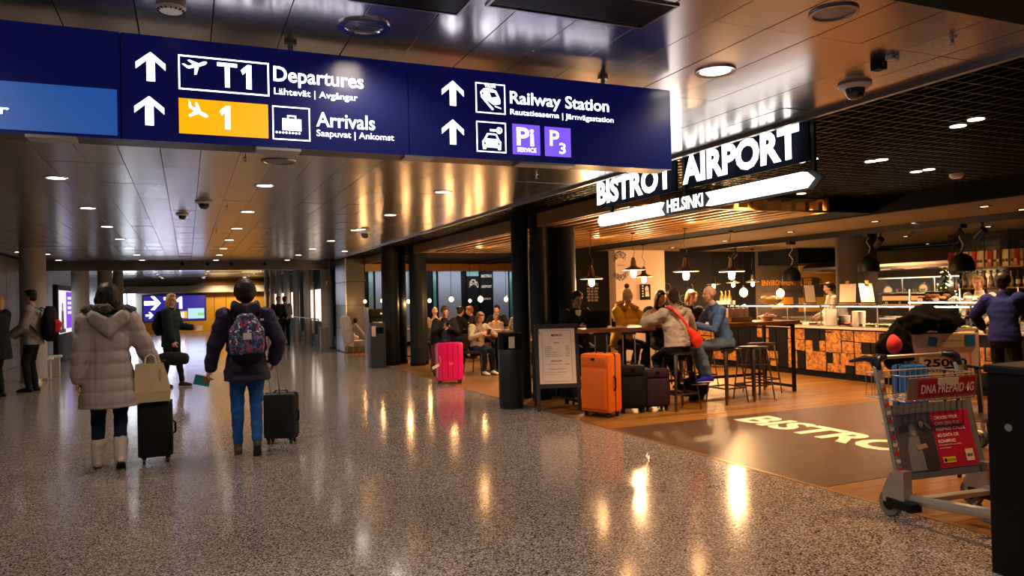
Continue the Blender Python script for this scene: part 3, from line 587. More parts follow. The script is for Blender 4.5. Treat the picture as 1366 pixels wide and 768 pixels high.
# downlights in the plaster ceiling
pd=None
for u,v in ((1167,295),(1220,297),(1107,311),(1054,309),(1313,275),(1364,279),(1208,315),(967,321),(1015,322),(897,330),(1237,325),(1318,302)):
    p=at(u,v,z=2.57)
    if pd is None:
        pd=thing('plaster_downlight','small warm downlight recessed in the plaster ceiling over the counter','ceiling light',(p.x,p.y,2.57),0,'small downlights in the plaster ceiling')
        B().lathe([(.05,-.001),(.055,-.008),(.085,-.008),(.088,.002)],n=20).done('trim_ring',M['black'],pd,True); B().cyl((0,0,-.004),(0,0,.002),.05,n=20).done('diffuser',glow('spot_glow',0,0),pd)
    else: dup(pd,(p.x,p.y,2.57))
p=at(1215,309,z=2.57); t=thing('smoke_detector','round smoke detector on the plaster ceiling over the counter','smoke detector',(p.x,p.y,2.57)); B().lathe([(.07,0),(.07,-.03),(.05,-.045),(0,-.047)],n=20).done('body',M['plaster'],t,True)
# black track with spotlights
tk=thing('lighting_track','long black lighting track under the plaster ceiling above counter','lighting track',(10.6,0,0)); B().bb(-.03,.03,6.2,14.5,2.47,2.57).done('rail',M['black'],tk)
for k,(y,a) in enumerate(((12.6,20),(9.0,-20),(7.6,15),(7.25,-10))):
    t=thing('track_spotlight','black cylindrical spotlight clamped to the lighting track','spotlight',(10.6,y,2.47),R(a),'black spotlights on the lighting track')
    B().cyl((0,0,0),(0,0,-.08),.02,n=8).done('stem',M['black'],t); B().cyl((0,-.03,-.1),(.0,.12,-.22),.055,n=18).done('barrel',M['black'],t,True); B().cyl((0,.121,-.221),(0,.123,-.223),.045,n=16).done('lens',glow('spot_glow',0,0) if k==0 else M['smoke'],t)
# pendants
bulb=glow('pendant_bulb_glow',(1,.62,.28),20); shade=mat('bronze_enamel_shade',(.08,.055,.04),.3,.6)
def pendant(x,y,z,s=1.0,top=2.6,lab=''):
    s*=1.2
    t=thing('pendant_lamp',lab,'pendant lamp',(x,y,z))
    B().lathe([(.165*s,0),(.17*s,.004),(.06*s,.045*s),(.045*s,.06*s),(.035*s,.13*s),(.022*s,.18*s),(0,.18*s),(0,.17*s),(.03*s,.12*s),(.04*s,.05*s),(.16*s,-.002)],n=30).done('shade',shade,t,True); B().lathe([(.045*s,.03*s),(.155*s,-.003),(.162*s,-.004),(.162*s,-.001),(.05*s,.036*s)],n=28).done('inner_reflector',mat('cream_enamel',(.7,.55,.4),.4),t,True)
    B().lathe([(0,-.11*s),(.03*s,-.1*s),(.042*s,-.07*s),(.042*s,-.02*s),(.03*s,.02*s),(0,.02*s)],n=18).done('bulb_jar',bulb,t,True)
    pts=[(0,0,.17*s),(.03,0,.26*s),(-.03*s,0,.36*s),(0,0,.5*s),(0,0,top-z)]
    B().tube(pts,.005,n=5).done('cord',M['black'],t); B().cyl((0,0,top-z-.04),(0,0,top-z),.04,n=12).done('ceiling_rose',M['black'],t,True)
    lamp('POINT',(x,y,z-.13*s),70*s*s,(1,.56,.24),.05)
for u,v,y,s,lab in ((976,362,10,1.05,'rightmost bronze pendant over the bar tables'),(915,362,10,1.05,'bronze pendant with glowing jar second from the right over the bar tables'),(845,360,11,1.0,'bronze pendant in front of the cream pillar over the woman in yellow'),(789,372,10.6,.93,'leftmost bronze pendant above the man with the laptop'),(859,369,13,.95,'farther bronze pendant against the cream pillar')):
    p=at(u,v,y=y); pendant(p.x,y,p.z,s,2.62 if p.x<7.9 else 2.57,lab)
for k,(u,v) in enumerate(((952,379),(978,377),(1004,376))):
    p=at(u,v,y=14.2); pendant(p.x,14.2,p.z,.8,2.57,('left','middle','right')[k]+' one of three small far pendants before the black wall')
def bare(u,v,y,r,lab,g,top=2.6):
    p=at(u,v,y=y); t=thing('glass_globe_pendant',lab,'pendant lamp',(p.x,y,p.z),0,g)
    B().ell((0,0,0),(r,r,r*1.1),sub=3).done('globe_bulb',glow('globe_glow',(1,.52,.18),9),t,True); B().lathe([(r*.35,r*.9),(r*.6,r*1.3),(r*.3,r*1.8),(0,r*1.8)],n=14).done('socket',M['chrome'],t,True)
    B().cyl((0,0,r*1.7),(0,0,top-p.z),.006,n=6).done('cord',M['black'],t); lamp('POINT',(p.x,y-.01,p.z-r*1.4),16,AMBER,.05)
for u,v,y,r,l in ((487,402,21,0.043,'leftmost small globe pendant in front of the curved wall lettering'),(510,401,19,0.046,'globe pendant left of the far dark column pair'),(545,402,17.5,0.043,'globe pendant half seen between the far dark columns'),(573,401,20,0.050,'small globe pendant first to the right of the far columns'),(602,399,17,0.056,'larger globe pendant over the man in the beige jumper'),(627,401,20,0.043,'small globe pendant over the red haired man'),(641,399,16.5,0.062,'largest globe pendant over the checked shirt woman'),(675,399,18,0.053,'rightmost globe pendant next to the clustered columns')): bare(u,v,y,r,l,'globe pendants over the dining tables',2.585 if v==1 else (2.6 if y<16.3 else 2.79))
bare(992,390,14.8,.1,'left bare globe bulb low before the lettered wall',None,2.57); bare(1041,391,14.9,.1,'right bare globe bulb low before the lettered wall',None,2.57)
def bell(u,v,x,lab):
    p=at(u,v,x=x); t=thing('dome_pendant',lab,'pendant lamp',(p.x,p.y,p.z))
    B().lathe([(.17,-.13),(.172,-.11),(.165,0),(.13,.08),(.06,.13),(.02,.14),(.02,.18),(0,.18)],n=30).lathe([(.168,-.13),(.16,0),(.12,.07),(0,.12)],n=30).done('shade',M['black'],t,True)
    B().tube([(0,0,.17),(.04,0,.28),(-.05,0,.38),(.03,.0,.47),(0,0,2.49-p.z)],.007,n=6).done('cord',mat('grey_cord',(.3,.25,.2),.6),t,True); B().bb(-.07,.07,-.05,.05,2.42-p.z,2.47-p.z).done('ceiling_box',M['black'],t)
    B().ell((0,0,-.06),(.04,.04,.05)).done('bulb',bulb,t,True); lamp('SPOT',(p.x,p.y,p.z-.11),70,WARM,.04,spot=120)
bell(1056,366,10.6,'left black dome pendant over the counter'); bell(1159,352,10.6,'middle black dome pendant in front of the grey pier'); bell(1283,350,10.6,'right black dome pendant before the coffee bag shelf')
# ============================================================ FURNITURE
def stool(label,loc,rz=0,group=None):
    t=thing('bar_stool',label,'stool',loc,rz,group)
    B().box((0,0,.745),(.31,.31,.03),bev=.012).done('seat',M['stool'],t,True)
    for sx in (-1,1):
        for sy in (-1,1): B().tube([(sx*.13,sy*.13,.735),(sx*.2,sy*.2,.01)],[(.028,.012),(.016,.009)],side=(sx,-sy,0),n=8).done('leg',M['stool'],t,True)
    for z,q in ((.22,.185),):
        for a in range(4):
            c=Matrix.Rotation(a*PI/2,4,'Z'); B().box(c@Vector((0,q,z)),(2*q,.012,.022),a*PI/2).done('footrest_rail',M['stool'],t)
    B().box((0,0,.5),(.4,.014,.014),R(45)).done('cross_brace',M['stool'],t); B().box((0,0,.5),(.4,.014,.014),R(-45)).done('cross_brace',M['stool'],t)
    return t
st=stool('gunmetal bar stool the person with the red bag sits on',(6.0,8.32,0))
for lab,x,y in (('gunmetal bar stool under the man in the blue shirt',6.9,8.45),('empty gunmetal bar stool right of the man in blue shirt',7.42,8.5),('empty bar stool at the right end of the long table',8.0,8.98),
    ('bar stool behind the left table under the woman in yellow',6.15,10.0),('far bar stool behind the tables near the counter panels',7.3,10.4),('far bar stool behind the long table beneath blonde woman',7.6,9.95),('bar stool beneath man with laptop',5.3,10.0)): dup(st,(x,y,0),R(random.uniform(-8,8)),lab)
def high_table(x0,x1,y0,y1,z,lab,legs):
    t=thing('bar_table',lab,'table',((x0+x1)/2,(y0+y1)/2,0)); hx=(x1-x0)/2; hy=(y1-y0)/2
    for k in range(4): B().bb(-hx,hx,-hy+k*hy/2+.001,-hy+(k+1)*hy/2-.001,z-.055,z,bev=.004).done('tabletop_board',M['table'],t)
    for sx in (-1,1):
        for sy in (-1,1): B().bb(sx*(hx-.1)-.022,sx*(hx-.1)+.022,sy*(hy-.06)-.022,sy*(hy-.06)+.022,0,z-.055).done('leg',M['black'],t)
        B().bb(sx*(hx-.1)-.02,sx*(hx-.1)+.02,-hy+.08,hy-.08,.06,.1).done('foot_bar',M['black'],t); B().bb(sx*(hx-.1)-.02,sx*(hx-.1)+.02,-hy+.08,hy-.08,z-.095,z-.055).done('apron_bar',M['black'],t)
    B().bb(-hx+.1,hx-.1,hy-.09,hy-.05,.2,.24).done('foot_rail',M['black'],t)
    return t
high_table(4.85,6.02,8.85,9.6,1.085,'high wooden bar table in front of the woman in yellow',4); high_table(6.5,8.62,8.8,9.55,1.085,'long high wooden bar table in front of the bald man',4)
# low dining tables and chairs of the left part
ltop=mat('glossy_brown_tabletop',(.33,.17,.07),.22,var=((.24,.11,.04),4,(1,10,1)))
def low_table(x,y,lab,w_=.75,d=.75):
    t=thing('dining_table',lab,'table',(x,y,0)); B().bb(-w_/2,w_/2,-d/2,d/2,.715,.75,bev=.006).done('tabletop',ltop,t); B().cyl((0,0,.03),(0,0,.715),.035,n=12).done('pedestal',M['black'],t,True); B().lathe([(0,0),(.24,0),(.24,.015),(.05,.035),(0,.035)],n=24).done('foot_plate',M['black'],t,True); B().bb(-.2,.2,-.03,.03,.69,.715).done('top_bracket',M['black'],t); return t
TB_=[(5.95,14.6,'brown dining table beside the girl with the phone'),(6.1,13.0,'nearest low dining table behind the dark bin'),(6.9,16.6,'dining table of the woman in the checked shirt'),(6.3,18.6,'dining table between the dark haired woman and red haired man'),(8.2,18.4,'far dining table of the group on the right'),(7.6,14.4,'low dining table behind the one by the bin'),(5.6,19.6,'dining table of the man in the beige jumper')]
for x,y,l in TB_: low_table(x,y,l)
leather=mat('dark_leather',(.035,.024,.02),.45,bump=(30,.08))
def chair(label,loc,rz,group=None):
    """seat faces +y"""
    t=thing('dining_chair',label,'chair',loc,rz,group)
    B().box((0,0,.45),(.42,.42,.05),bev=.018).done('seat',leather,t,True)
    b=B(); pts=[]; 
    for k in range(7):
        a=R(-48+16*k); pts.append((.26*math.sin(a),-.2-.04*math.cos(a)+.03,0))
    for q in range(6):
        x0,y0,_=pts[q]; x1,y1,_=pts[q+1]; an=math.atan2(y1-y0,x1-x0); b.box(((x0+x1)/2,(y0+y1)/2,.66),(.075,.025,.3),an,bev=.006)
    b.done('backrest',leather,t)
    for sx in (-1,1):
        for sy in (-1,1): B().tube([(sx*.17,sy*.17,.43),(sx*.2,sy*.21,.005)],[.014,.01],n=8).done('leg',M['black'],t,True)
    B().bb(-.17,.17,.16,.175,.38,.41).done('front_rail',M['chrome'],t)
    return t
c0=chair('dark dining chair nearest the black bin seen from its side',(6.05,12.35,0),R(0))
for l,x,y,a in (('dark chair under the seated man with the phone',4.95,15.2,180),('dark chair under the girl with phone',5.35,14.2,-140),('empty dark chair with curved back in front of the table by the bin',6.25,13.75,15),
    ('dark dining chair of the man in the beige jumper',5.75,18.4,0),('dark dining chair of dark haired woman in black',6.05,17.9,-60),('dark dining chair of the red haired man',6.75,18.3,90),('dark dining chair of woman in checked shirt',7.15,15.9,20),('dark chair at right of farthest group',8.05,17.6,0),('dark chair at left of farthest group',7.55,18.4,-90),('empty dark chair behind the table by the bin',6.8,13.4,80)): dup(c0,(x,y,0),R(a),l)
# metal chair at the right edge
t=thing('metal_chair','black metal chair with slatted back between trolley and black cabinet','chair',(6.0,4.2,0),R(140))
B().lathe([(0,.45),(.19,.45),(.205,.46),(.2,.475),(0,.48)],n=24).done('seat',M['stool'],t,True)
for sx in (-1,1):
    B().tube([(sx*.13,.14,.44),(sx*.19,.2,.005)],[(.03,.012),(.016,.01)],side=(1,0,0),n=8).done('leg',M['black'],t,True); B().tube([(sx*.13,-.14,.44),(sx*.19,-.22,.005)],[(.03,.012),(.016,.01)],side=(1,0,0),n=8).done('leg',M['black'],t,True)
    B().tube([(sx*.18,-.12,.46),(sx*.2,-.2,.66),(sx*.17,-.24,.84)],.012,n=8).done('back_post',M['black'],t,True)
B().tube([(-.17,-.24,.84),(0,-.3,.86),(.17,-.24,.84)],.013,n=8).done('top_rail',M['black'],t,True)
for x in (-.08,0,.08): B().tube([(x,-.18,.46),(x,-.28,.85)],[(.016,.006)]*2,n=6).done('back_slat',M['black'],t,True)
# ============================================================ COUNTER
CX=10.3
ct=thing('food_counter','long food counter faced with strand board and black blocks','counter',(CX,5.4,0))
B().bb(.03,.95,0,9.56,0,.86).done('carcass',M['blackm'],ct); B().bb(.06,.9,0.02,9.58,0,.1).done('plinth',M['black'],ct)
top=B().bb(-.04,1.0,-.02,9.57,.86,.9,bev=.006).done('worktop',mat('pale_stone_worktop',(.62,.47,.36),.25),ct)
rects=[]
def zr(*a):
    for x0,y0,x1,y1 in a:
        p=at(1000+x0/3.732,370+y1/3.732,x=CX); q=at(1000+x1/3.732,370+y0/3.732,x=CX); rects.append((q.y,p.y,max(p.z,.1),min(q.z,.84)))
zr((190,255,273,305),(190,310,273,362),(277,313,312,365),(346,315,376,367),(378,262,454,372),(456,264,516,316),(459,321,518,377),(520,266,628,322),(521,325,556,378),(631,268,670,385),(281,370,380,483),(414,377,447,430),(450,380,521,436),(193,364,237,414),(193,418,238,467),(386,433,477,490),(527,384,626,504),(676,330,716,385),(36,252,60,298),(62,252,94,300),(62,304,94,326),(100,367,140,403),(103,410,140,460),(80,365,98,403),(1085,280,1116,345),(1060,348,1170,412),(1132,420,1222,475),(1190,478,1222,555),(1175,350,1215,415),(640,390,720,440),(640,445,700,510))
random.seed(11); y=12.3
while y<14.9:
    for z0,z1 in ((.12,.36),(.37,.6),(.61,.84)):
        if random.random()<.72: rects.append((y,y+random.choice((.2,.33,.38)),z0,z1))
    y+=.4
y=5.5
while y<6.4:
    for z0,z1 in ((.12,.4),(.41,.6),(.61,.84)):
        if random.random()<.7: rects.append((y,y+.34,z0,z1))
    y+=.36
for y0,y1,z0,z1 in rects:
    y1=min(y1,14.94)
    if y1>y0+.05: B().bb(0,.03,y0-5.4+.008,y1-5.4-.008,z0+.008,z1-.004,bev=.004).done('strand_board_block',M['osb'],ct)
for k,(y,z) in enumerate(((9.9,.8),(8.9,.5),(7.55,.5),(10.6,.44))): B().bb(-.006,0,y-5.4-.1,y-5.4+.1,z-.01,z+.01).done('stencil_mark',M['dark'],ct)
black_blocks=B()
for i in range(26):
    black_blocks.bb(.012,.03,i*.36+.01,i*.36+.35,.11,.84)
o=black_blocks.done('black_block',M['black'],ct)
# glass food guards with light strip
stripm=glow('cool_light_strip',(1,.86,.72),3.5)
for y0,y1,lab in ((7.3,9.75,'long glass food guard with lit edge over the salad trays'),(10.1,12.6,'farther glass food guard at the left end of counter')):
    t=thing('glass_food_guard',lab,'food guard',(CX+.08,y0,.9)); L_=y1-y0
    B().bb(0,.01,0,L_,.02,.34).done('front_pane',M['glass'],t); B().bb(-.01,.42,0,L_,.36,.37).done('top_pane',M['glass'],t)
    B().bb(-.02,.01,0,L_,.335,.36).done('edge_rail',M['steel'],t); B().bb(-.024,-.02,.02,L_-.02,.34,.355).done('light_strip',stripm,t); B().bb(.2,.23,.03,L_-.03,.345,.358).done('light_strip',stripm,t)
    for k in range(4): B().cyl((0.02,.02+k*(L_-.04)/3,0),(.02,.02+k*(L_-.04)/3,.36),.012,n=8).done('post',M['steel'],t,True)
    lamp('AREA',(CX+.3,(y0+y1)/2,1.22),34,WARM,.3,sy=L_*.9)
foods=[mat('food_%s'%n,c,.6,var=(d,30)) for n,c,d in (('greens',(.12,.2,.03),(.35,.4,.1)),('carrot',(.7,.25,.04),(.5,.12,.02)),('cream',(.7,.6,.42),(.5,.35,.18)),('tomato',(.55,.06,.03),(.3,.03,.02)),('grain',(.45,.28,.12),(.6,.45,.25)))]
random.seed(5)
def tray(x,y,z,k,lab):
    t=thing('food_tray',lab,'tray',(x,y,z),0,'white food trays under the glass guard'); B().bb(-.13,.13,-.1,.1,0,.012).bb(-.13,-.12,-.1,.1,0,.05).bb(.12,.13,-.1,.1,0,.05).bb(-.12,.12,-.1,-.09,0,.05).bb(-.12,.12,.09,.1,0,.05).done('dish',M['wht'],t)
    b=B()
    for _ in range(14): b.ell((random.uniform(-.1,.1),random.uniform(-.07,.07),random.uniform(.03,.055)),(.03,.026,.018),sub=1)
    o=b.done('food',foods[k],t,True); return t
for i in range(9): tray(CX+.22,7.5+i*.26,.9,i%5,'white tray of food under the glass guard on the counter')
for i in range(6): tray(CX+.22,10.3+i*.36,.9,(i+2)%5,'white tray of food beneath the farther glass guard')
def plates(x,y,z,n,r,lab):
    t=None
    for k in range(n):
        o=B().lathe([(0,.0),(r*.6,0),(r,.016),(r*.98,.02),(r*.55,.006),(0,.006)],n=24)
        if k==0: t=o.done('plate',M['wht'],None,True,(x,y,z)); tag(t,lab,'plate','stacked white plates on the counter')
        else: o.b.free(); c=dup(t,(x+random.uniform(-.004,.004),y+random.uniform(-.004,.004),z+k*.013))
plates(CX+.2,10.0,.9,22,.12,'white plate in a stack on the counter between the glass guards'); plates(CX+.2,9.72,.9,14,.12,'white plate in the low stack on counter'); plates(CX+.45,10.0,.9,26,.12,'white plate in the tall rear stack on the counter')
plates(CX+.16,9.35,.9,20,.11,'white plate in the stack right of the grey gap')
# menu cards on wooden stands
for u,v,w_,lab,a in ((1131,404,.3,'cream menu card on a wooden easel in front of grey pier',-60),(1157,404,.28,'narrow angled menu card right of the first easel',-15),(1081,407,.22,'slanted cream menu card left of the staff member in white',-20)):
    p=at(u,v,x=CX+.45); t=thing('menu_easel',lab,'menu',(p.x,p.y,1.275),R(a))
    rot=Matrix.Rotation(R(-12),4,'X'); 
    B().box((0,.02,.2),(w_,.015,.36),rot,bev=.003).done('board',M['black'],t); B().box((0,.01,.2),(w_-.03,.008,.33),rot).done('menu_sheet',M['cream'],t)
    B().bb(-w_/2,w_/2,-.03,.05,.0,.02).done('ledge',M['wood'],t); B().box((0,-.002,.385),(.06,.02,.06),rot,bev=.004).done('clip',M['wood'],t); B().tube([(0,.1,.0),(0,.06,.36)],.008,n=6).done('rear_strut',M['wood'],t)
sh=tag(B().bb(CX+.3,CX+.62,8.2,12.5,1.262,1.275).done('glass_shelf',M['glass']),'glass shelf above the counter carrying the menu easels','shelf')
for y in (8.25,10.3,12.45): B().cyl((CX+.46,y,.9),(CX+.46,y,1.262),.01,n=8).done('post',M['steel'],sh,True)
# pastry display on the right
pdz=1.3
t=thing('pastry_display','pastry display shelf with croissants in front of the blonde server','display shelf',(CX+.3,6.75,.9))
B().bb(0,.45,0,1.75,.40,.42).done('shelf_board',M['steel'],t); B().bb(0,.45,0,1.75,.2,.21).done('shelf_board',M['glass'],t)
for y in (0.02,.88,1.73): B().bb(0,.02,y-.01,y+.01,0,.62).done('upright',M['steel'],t)
B().bb(-.01,-.004,0,1.75,.4,.415).done('light_strip',stripm,t)
past=[mat('croissant_crust',(.5,.2,.04),.45,var=((.3,.1,.02),12)),mat('bread_crust',(.62,.36,.12),.55,var=((.45,.2,.05),10)),mat('iced_bun',(.75,.6,.4),.5)]
def croissant(loc,rz):
    b=B(); pts=[(math.cos(a)*.05,math.sin(a)*.05-.03,0) for a in [R(q) for q in range(10,171,20)]]; b.tube(pts,[.008,.016,.023,.027,.03,.027,.023,.016,.008],side=(0,0,1),n=8); return b.done('croissant',past[0],None,True,loc,rz)
cr=croissant((CX+.42,8.35,1.345),.3); tag(cr,'golden croissant heaped on the pastry display','pastry','croissants on the pastry display')
for k in range(17): dup(cr,(CX+.36+random.uniform(0,.2),8.4-.05*(k%9)-random.uniform(0,.03),1.345+.035*(k//6)),random.uniform(0,6))
bn=B().ell((0,0,.025),(.042,.042,.028)).done('bread_roll',past[2],None,True,(CX+.4,7.8,1.32)); tag(bn,'pale round bread roll on the pastry display','bread','bread rolls on the pastry display')
for k in range(13): dup(bn,(CX+.37+.07*(k%3),7.82-.075*(k//2.2),1.32+.03*(k%2)),0)
mf=B().lathe([(0,0),(.025,0),(.034,.03),(.042,.04),(.03,.062),(0,.068)],n=14).done('muffin',past[1],None,True,(CX+.4,7.2,1.32)); tag(mf,'brown muffin at the right of the pastry display','pastry','muffins on the pastry display')
for k in range(11): dup(mf,(CX+.37+.09*(k%3),7.25-.09*(k//3),1.32),0)
for k in range(6): o=B().box((0,0,.03),(.008,.09,.055),Matrix.Rotation(R(-12),4,'Y')).done('price_card',M['cream'],None,False,(CX+.31,8.3-k*.27,1.32)); tag(o,'small cream price card standing before the pastries','card','price cards on the pastry display')
# espresso machine, coffee equipment behind the counter
def back_counter():
    t=thing('back_counter','steel back counter with shelves along the kitchen','counter',(13.0,6.4,0)); B().bb(0,.8,0,7.4,0,.88).done('body',M['steel'],t); B().bb(-.03,.8,-.02,7.42,.88,.92,bev=.004).done('worktop',M['steel'],t)
    for k in range(9): B().bb(-.02,0,.05+k*.81,.8+k*.81,.1,.84,bev=.004).done('door',M['alu'],t)
back_counter()
t=thing('coffee_machine','large black and chrome coffee machine behind the counter beside grey pier','coffee machine',(13.1,10.4,.92),R(90))
B().bb(-.5,.5,-.3,.3,.04,.5,bev=.02).done('body',M['black'],t,True); B().bb(-.52,.52,-.34,.32,.5,.54,bev=.01).done('cup_rail',M['chrome'],t); B().bb(-.48,.48,.3,.42,.04,.08).done('drip_tray',M['chrome'],t)
for x in (-.3,0,.3): B().cyl((x,.36,.3),(x,.36,.36),.035,n=14).done('group_head',M['chrome'],t,True); B().tube([(x,.36,.29),(x,.52,.27)],.012,n=8).done('portafilter_handle',M['black'],t,True)
B().bb(-.45,.45,.302,.31,.38,.47).done('control_panel',glow('amber_panel_glow',(.9,.35,.08),.8),t)
for k in range(8): o=B().lathe([(0,0),(.03,0),(.042,.06),(.038,.06),(.028,.008),(0,.008)],n=14).done('cup',M['wht'],None,True,(13.0+.1*(k%2),10.1+.09*k,1.465)); tag(o,'white cup standing on top of the coffee machine','cup','cups on the coffee machine')
# kitchen hood and cabinets
t=thing('extractor_hood','long steel extractor hood above the open kitchen','hood',(14.6,10.2,1.98)); B().prism([(0,0),(1.6,0),(1.6,.45),(.5,.45),(0,.12)],Matrix.Translation((0,4.6,0))@Matrix.Rotation(R(90),4,'X'),4.4).done('canopy',M['steel'],t); B().bb(-.01,.0,.2,4.6,.0,.06).done('front_lip',M['chrome'],t)
for k in range(5): B().bb(.2,1.2,.4+k*.85,.9+k*.85,-.012,0).done('filter_panel',M['alu'],t)
lamp('AREA',(15.3,12.4,1.9),60,(1,.72,.45),.6,sy=3)
t=thing('wall_cabinet','dark glass fronted cabinet at back of kitchen','cabinet',(15.9,11.2,1.05)); B().bb(0,.6,0,3.4,0,.75).done('body',M['steel'],t)
for k in range(4): d=B().bb(-.03,0,.03+k*.85,.82+k*.85,.03,.72,bev=.005).done('door',M['smoke'],t); B().bb(-.05,-.03,.74+k*.85,.76+k*.85,.2,.5).done('handle',M['chrome'],d)
win=struct(B().bb(16.86,16.9,10.2,11.4,1.3,2.3).done('window_2',glow('dusk_window_glow',(.16,.24,.5),.8)))
for k in range(5): B().bb(16.84,16.86,10.2+k*.3-.015,10.2+k*.3+.015,1.3,2.3).done('window_bar',M['dark'],win)
for k in range(4): B().bb(16.84,16.86,10.2,11.4,1.3+k*.33-.015,1.3+k*.33+.015).done('window_bar',M['dark'],win)
t=thing('small_fir_tree','small decorated fir tree with lights behind the kitchen glass','tree',(14.9,11.05,.92)); B().box((0,0,.55),(.4,.4,1.1)) .b.free()
B().bb(-.25,.25,-.25,.25,0,.35).done('crate',M['wood'],t)
fo=B()
random.seed(3)
for k in range(150):
    z=random.uniform(.4,1.15); r=(1.2-z)*.3; a=random.uniform(0,2*PI); fo.tube([(0,0,z+.03),(r*math.cos(a),r*math.sin(a),z-.04)],[.012,.003],n=4)
o=fo.done('foliage',mat('fir_green',(.02,.06,.02),.7),t); o['kind']='stuff'
for k in range(22):
    z=random.uniform(.45,1.1); r=(1.2-z)*.28; a=random.uniform(0,2*PI); B().ell((r*math.cos(a),r*math.sin(a),z),(.012,.012,.012),sub=1).done('fairy_light',glow('fairy_glow',(1,.6,.15),12),t)
# shelf of coffee bags on the tiled wall
def shelf(z,y0,y1,lab,xx=13.45):
    t=thing('wall_shelf',lab,'shelf',(13.9,y0,z)); B().bb(xx-13.9,0,0,y1-y0,-.025,0,bev=.003).done('board',M['wood'],t)
    for y in (.1,(y1-y0)/2,y1-y0-.1): B().cyl((xx-13.9+.03,y,0),(xx-13.9+.03,y,2.57-z),.008,n=6).done('hanging_rod',M['black'],t,True)
shelf(1.9,8.4,10.0,'upper wooden shelf lined with coffee bags'); shelf(1.52,7.6,9.9,'lower wooden shelf lined with bottles behind the blonde server')
bagc=[mat('coffee_bag_%s'%n,c,.35) for n,c in (('gold',(.62,.42,.1)),('red',(.4,.03,.03)),('cream',(.65,.52,.32)),('dark',(.05,.03,.025)))]
def cbag(x,y,z,k):
    t=thing('coffee_bag',('gold','red','cream','dark')[k]+' foil coffee bag standing on the upper wooden shelf','coffee bag',(x,y,z),random.uniform(-.1,.1),('gold','red','cream','dark')[k]+' coffee bags on the shelf')
    B().tube([(0,0,.008),(0,0,.02),(0,0,.2),(0,0,.27),(0,0,.3)],[(.035,.05),(.036,.052),(.034,.05),(.012,.048),(.004,.05)],n=12).done('pouch',bagc[k],t,True)
    B().bb(-.042,-.036,-.022,.022,.08,.13).done('label_patch',M['cream'] if k in(1,3) else bagc[3],t)
for i in range(19): cbag(13.55+.03*(i%2),8.5+i*.079,1.9,(2,0,1,0,2,0,3,2,1,0)[i%10])
def bottle(x,y,z,m,lab,g,h=.3):
    t=thing('bottle',lab,'bottle',(x,y,z),0,g); B().lathe([(0,0),(.035,0),(.038,.02),(.038,h*.55),(.014,h*.75),(.013,h*.97),(0,h*.97)],n=16).done('body',m,t,True); B().cyl((0,0,h*.97),(0,0,h*1.04),.016,n=10).done('cap',M['black'],t,True); B().cyl((0,0,h*.18),(0,0,h*.45),.0385,n=16).done('label_band',M['cream'],t,True)
bm_=[mat('amber_bottle',(.25,.1,.02),.08,coat=1),mat('green_bottle',(.03,.08,.03),.08,coat=1),mat('clear_oil_bottle',(.55,.33,.1),.08,coat=1)]
for i in range(16): bottle(13.6,7.8+i*.125,1.52,bm_[i%3],('amber','dark green','golden')[i%3]+' bottle on the lower shelf behind the server',('amber','dark green','golden')[i%3]+' bottles on the lower shelf')
# items at the left end: oil bottles, pastry bowl, jars on the long table
for i in range(3): bottle(CX+.2,12.95-.13*i,1.27,bm_[2],('first','middle','last')[i]+' golden oil bottle in the white caddy on the counter','oil bottles on the counter end',.3)
cr8=thing('bottle_caddy','white caddy holding three oil bottles','caddy',(CX+.2,12.82,1.27)); B().bb(-.07,.07,-.22,.22,0,.01).bb(-.07,-.06,-.22,.22,0,.09).bb(.06,.07,-.22,.22,0,.09).done('tray',M['wht'],cr8)
sp=tag(B().bb(CX+.05,CX+.4,10.55,13.1,1.255,1.27).done('glass_shelf',M['glass']),'glass shelf carrying the oil bottles at the counter end','shelf')
for y in (10.6,13.05): B().cyl((CX+.2,y,.9),(CX+.2,y,1.255),.01,n=8).done('post',M['steel'],sp,True)
t=thing('pastry_bowl','wide wooden bowl heaped with wrapped pastries on the counter','bowl',(CX+.22,11.5,1.27)); B().lathe([(0,0),(.1,0),(.24,.11),(.23,.115),(.09,.02),(0,.02)],n=32).done('bowl',M['wood'],t,True)
for k in range(12): o=B().ell((CX+.22+.13*math.cos(k*1.3)*(k%3)/2,11.5+.15*math.sin(k*1.3)*(k%3)/2,1.27+.11+.02*(k%3)),(.05,.06,.03)).done('wrapped_pastry',past[2],None,True); tag(o,'wrapped pastry heaped in the wide wooden bowl','pastry','wrapped pastries in the bowl')
t=thing('fruit_bowl','white bowl of pink fruit on the far end of the long bar table','bowl',(8.25,9.1,1.085)); B().lathe([(0,0),(.06,0),(.14,.075),(.135,.078),(.05,.01),(0,.01)],n=28).done('bowl',M['wht'],t,True)
for k in range(9): o=B().ell((8.25+.05*math.cos(k*2.2)*(k%3),9.1+.045*math.sin(k*2.2)*(k%3),1.085+.075+(.02 if k%3==0 else 0)),(.032,.032,.03)).done('fruit',mat('pink_fruit',(.6,.14,.1),.4),None,True); tag(o,'small pink fruit piled in the white bowl','fruit','fruit in the white bowl')
t=thing('condiment_crate','small wooden crate of napkins and condiments on the long bar table','crate',(7.75,9.2,1.085)); B().bb(-.2,.2,-.1,.1,0,.01).bb(-.2,.2,-.1,-.09,0,.07).bb(-.2,.2,.09,.1,0,.07).bb(-.2,-.19,-.09,.09,0,.07).bb(.19,.2,-.09,.09,0,.07).done('box',M['wood'],t)
for k in range(4): o=B().bb(-.045,.045,-.03,.03,0,.2,bev=.004).done('napkin_pack',M['cream'],None,False,(7.6+k*.1,9.2,1.095)); tag(o,'cream napkin pack standing in the wooden condiment crate','napkins','napkin packs in the crate')
for k in range(3): bottle(7.66+.1*k,9.27,1.095,bm_[k],('amber','dark green','golden')[k]+' sauce bottle in the condiment crate',None,.24)
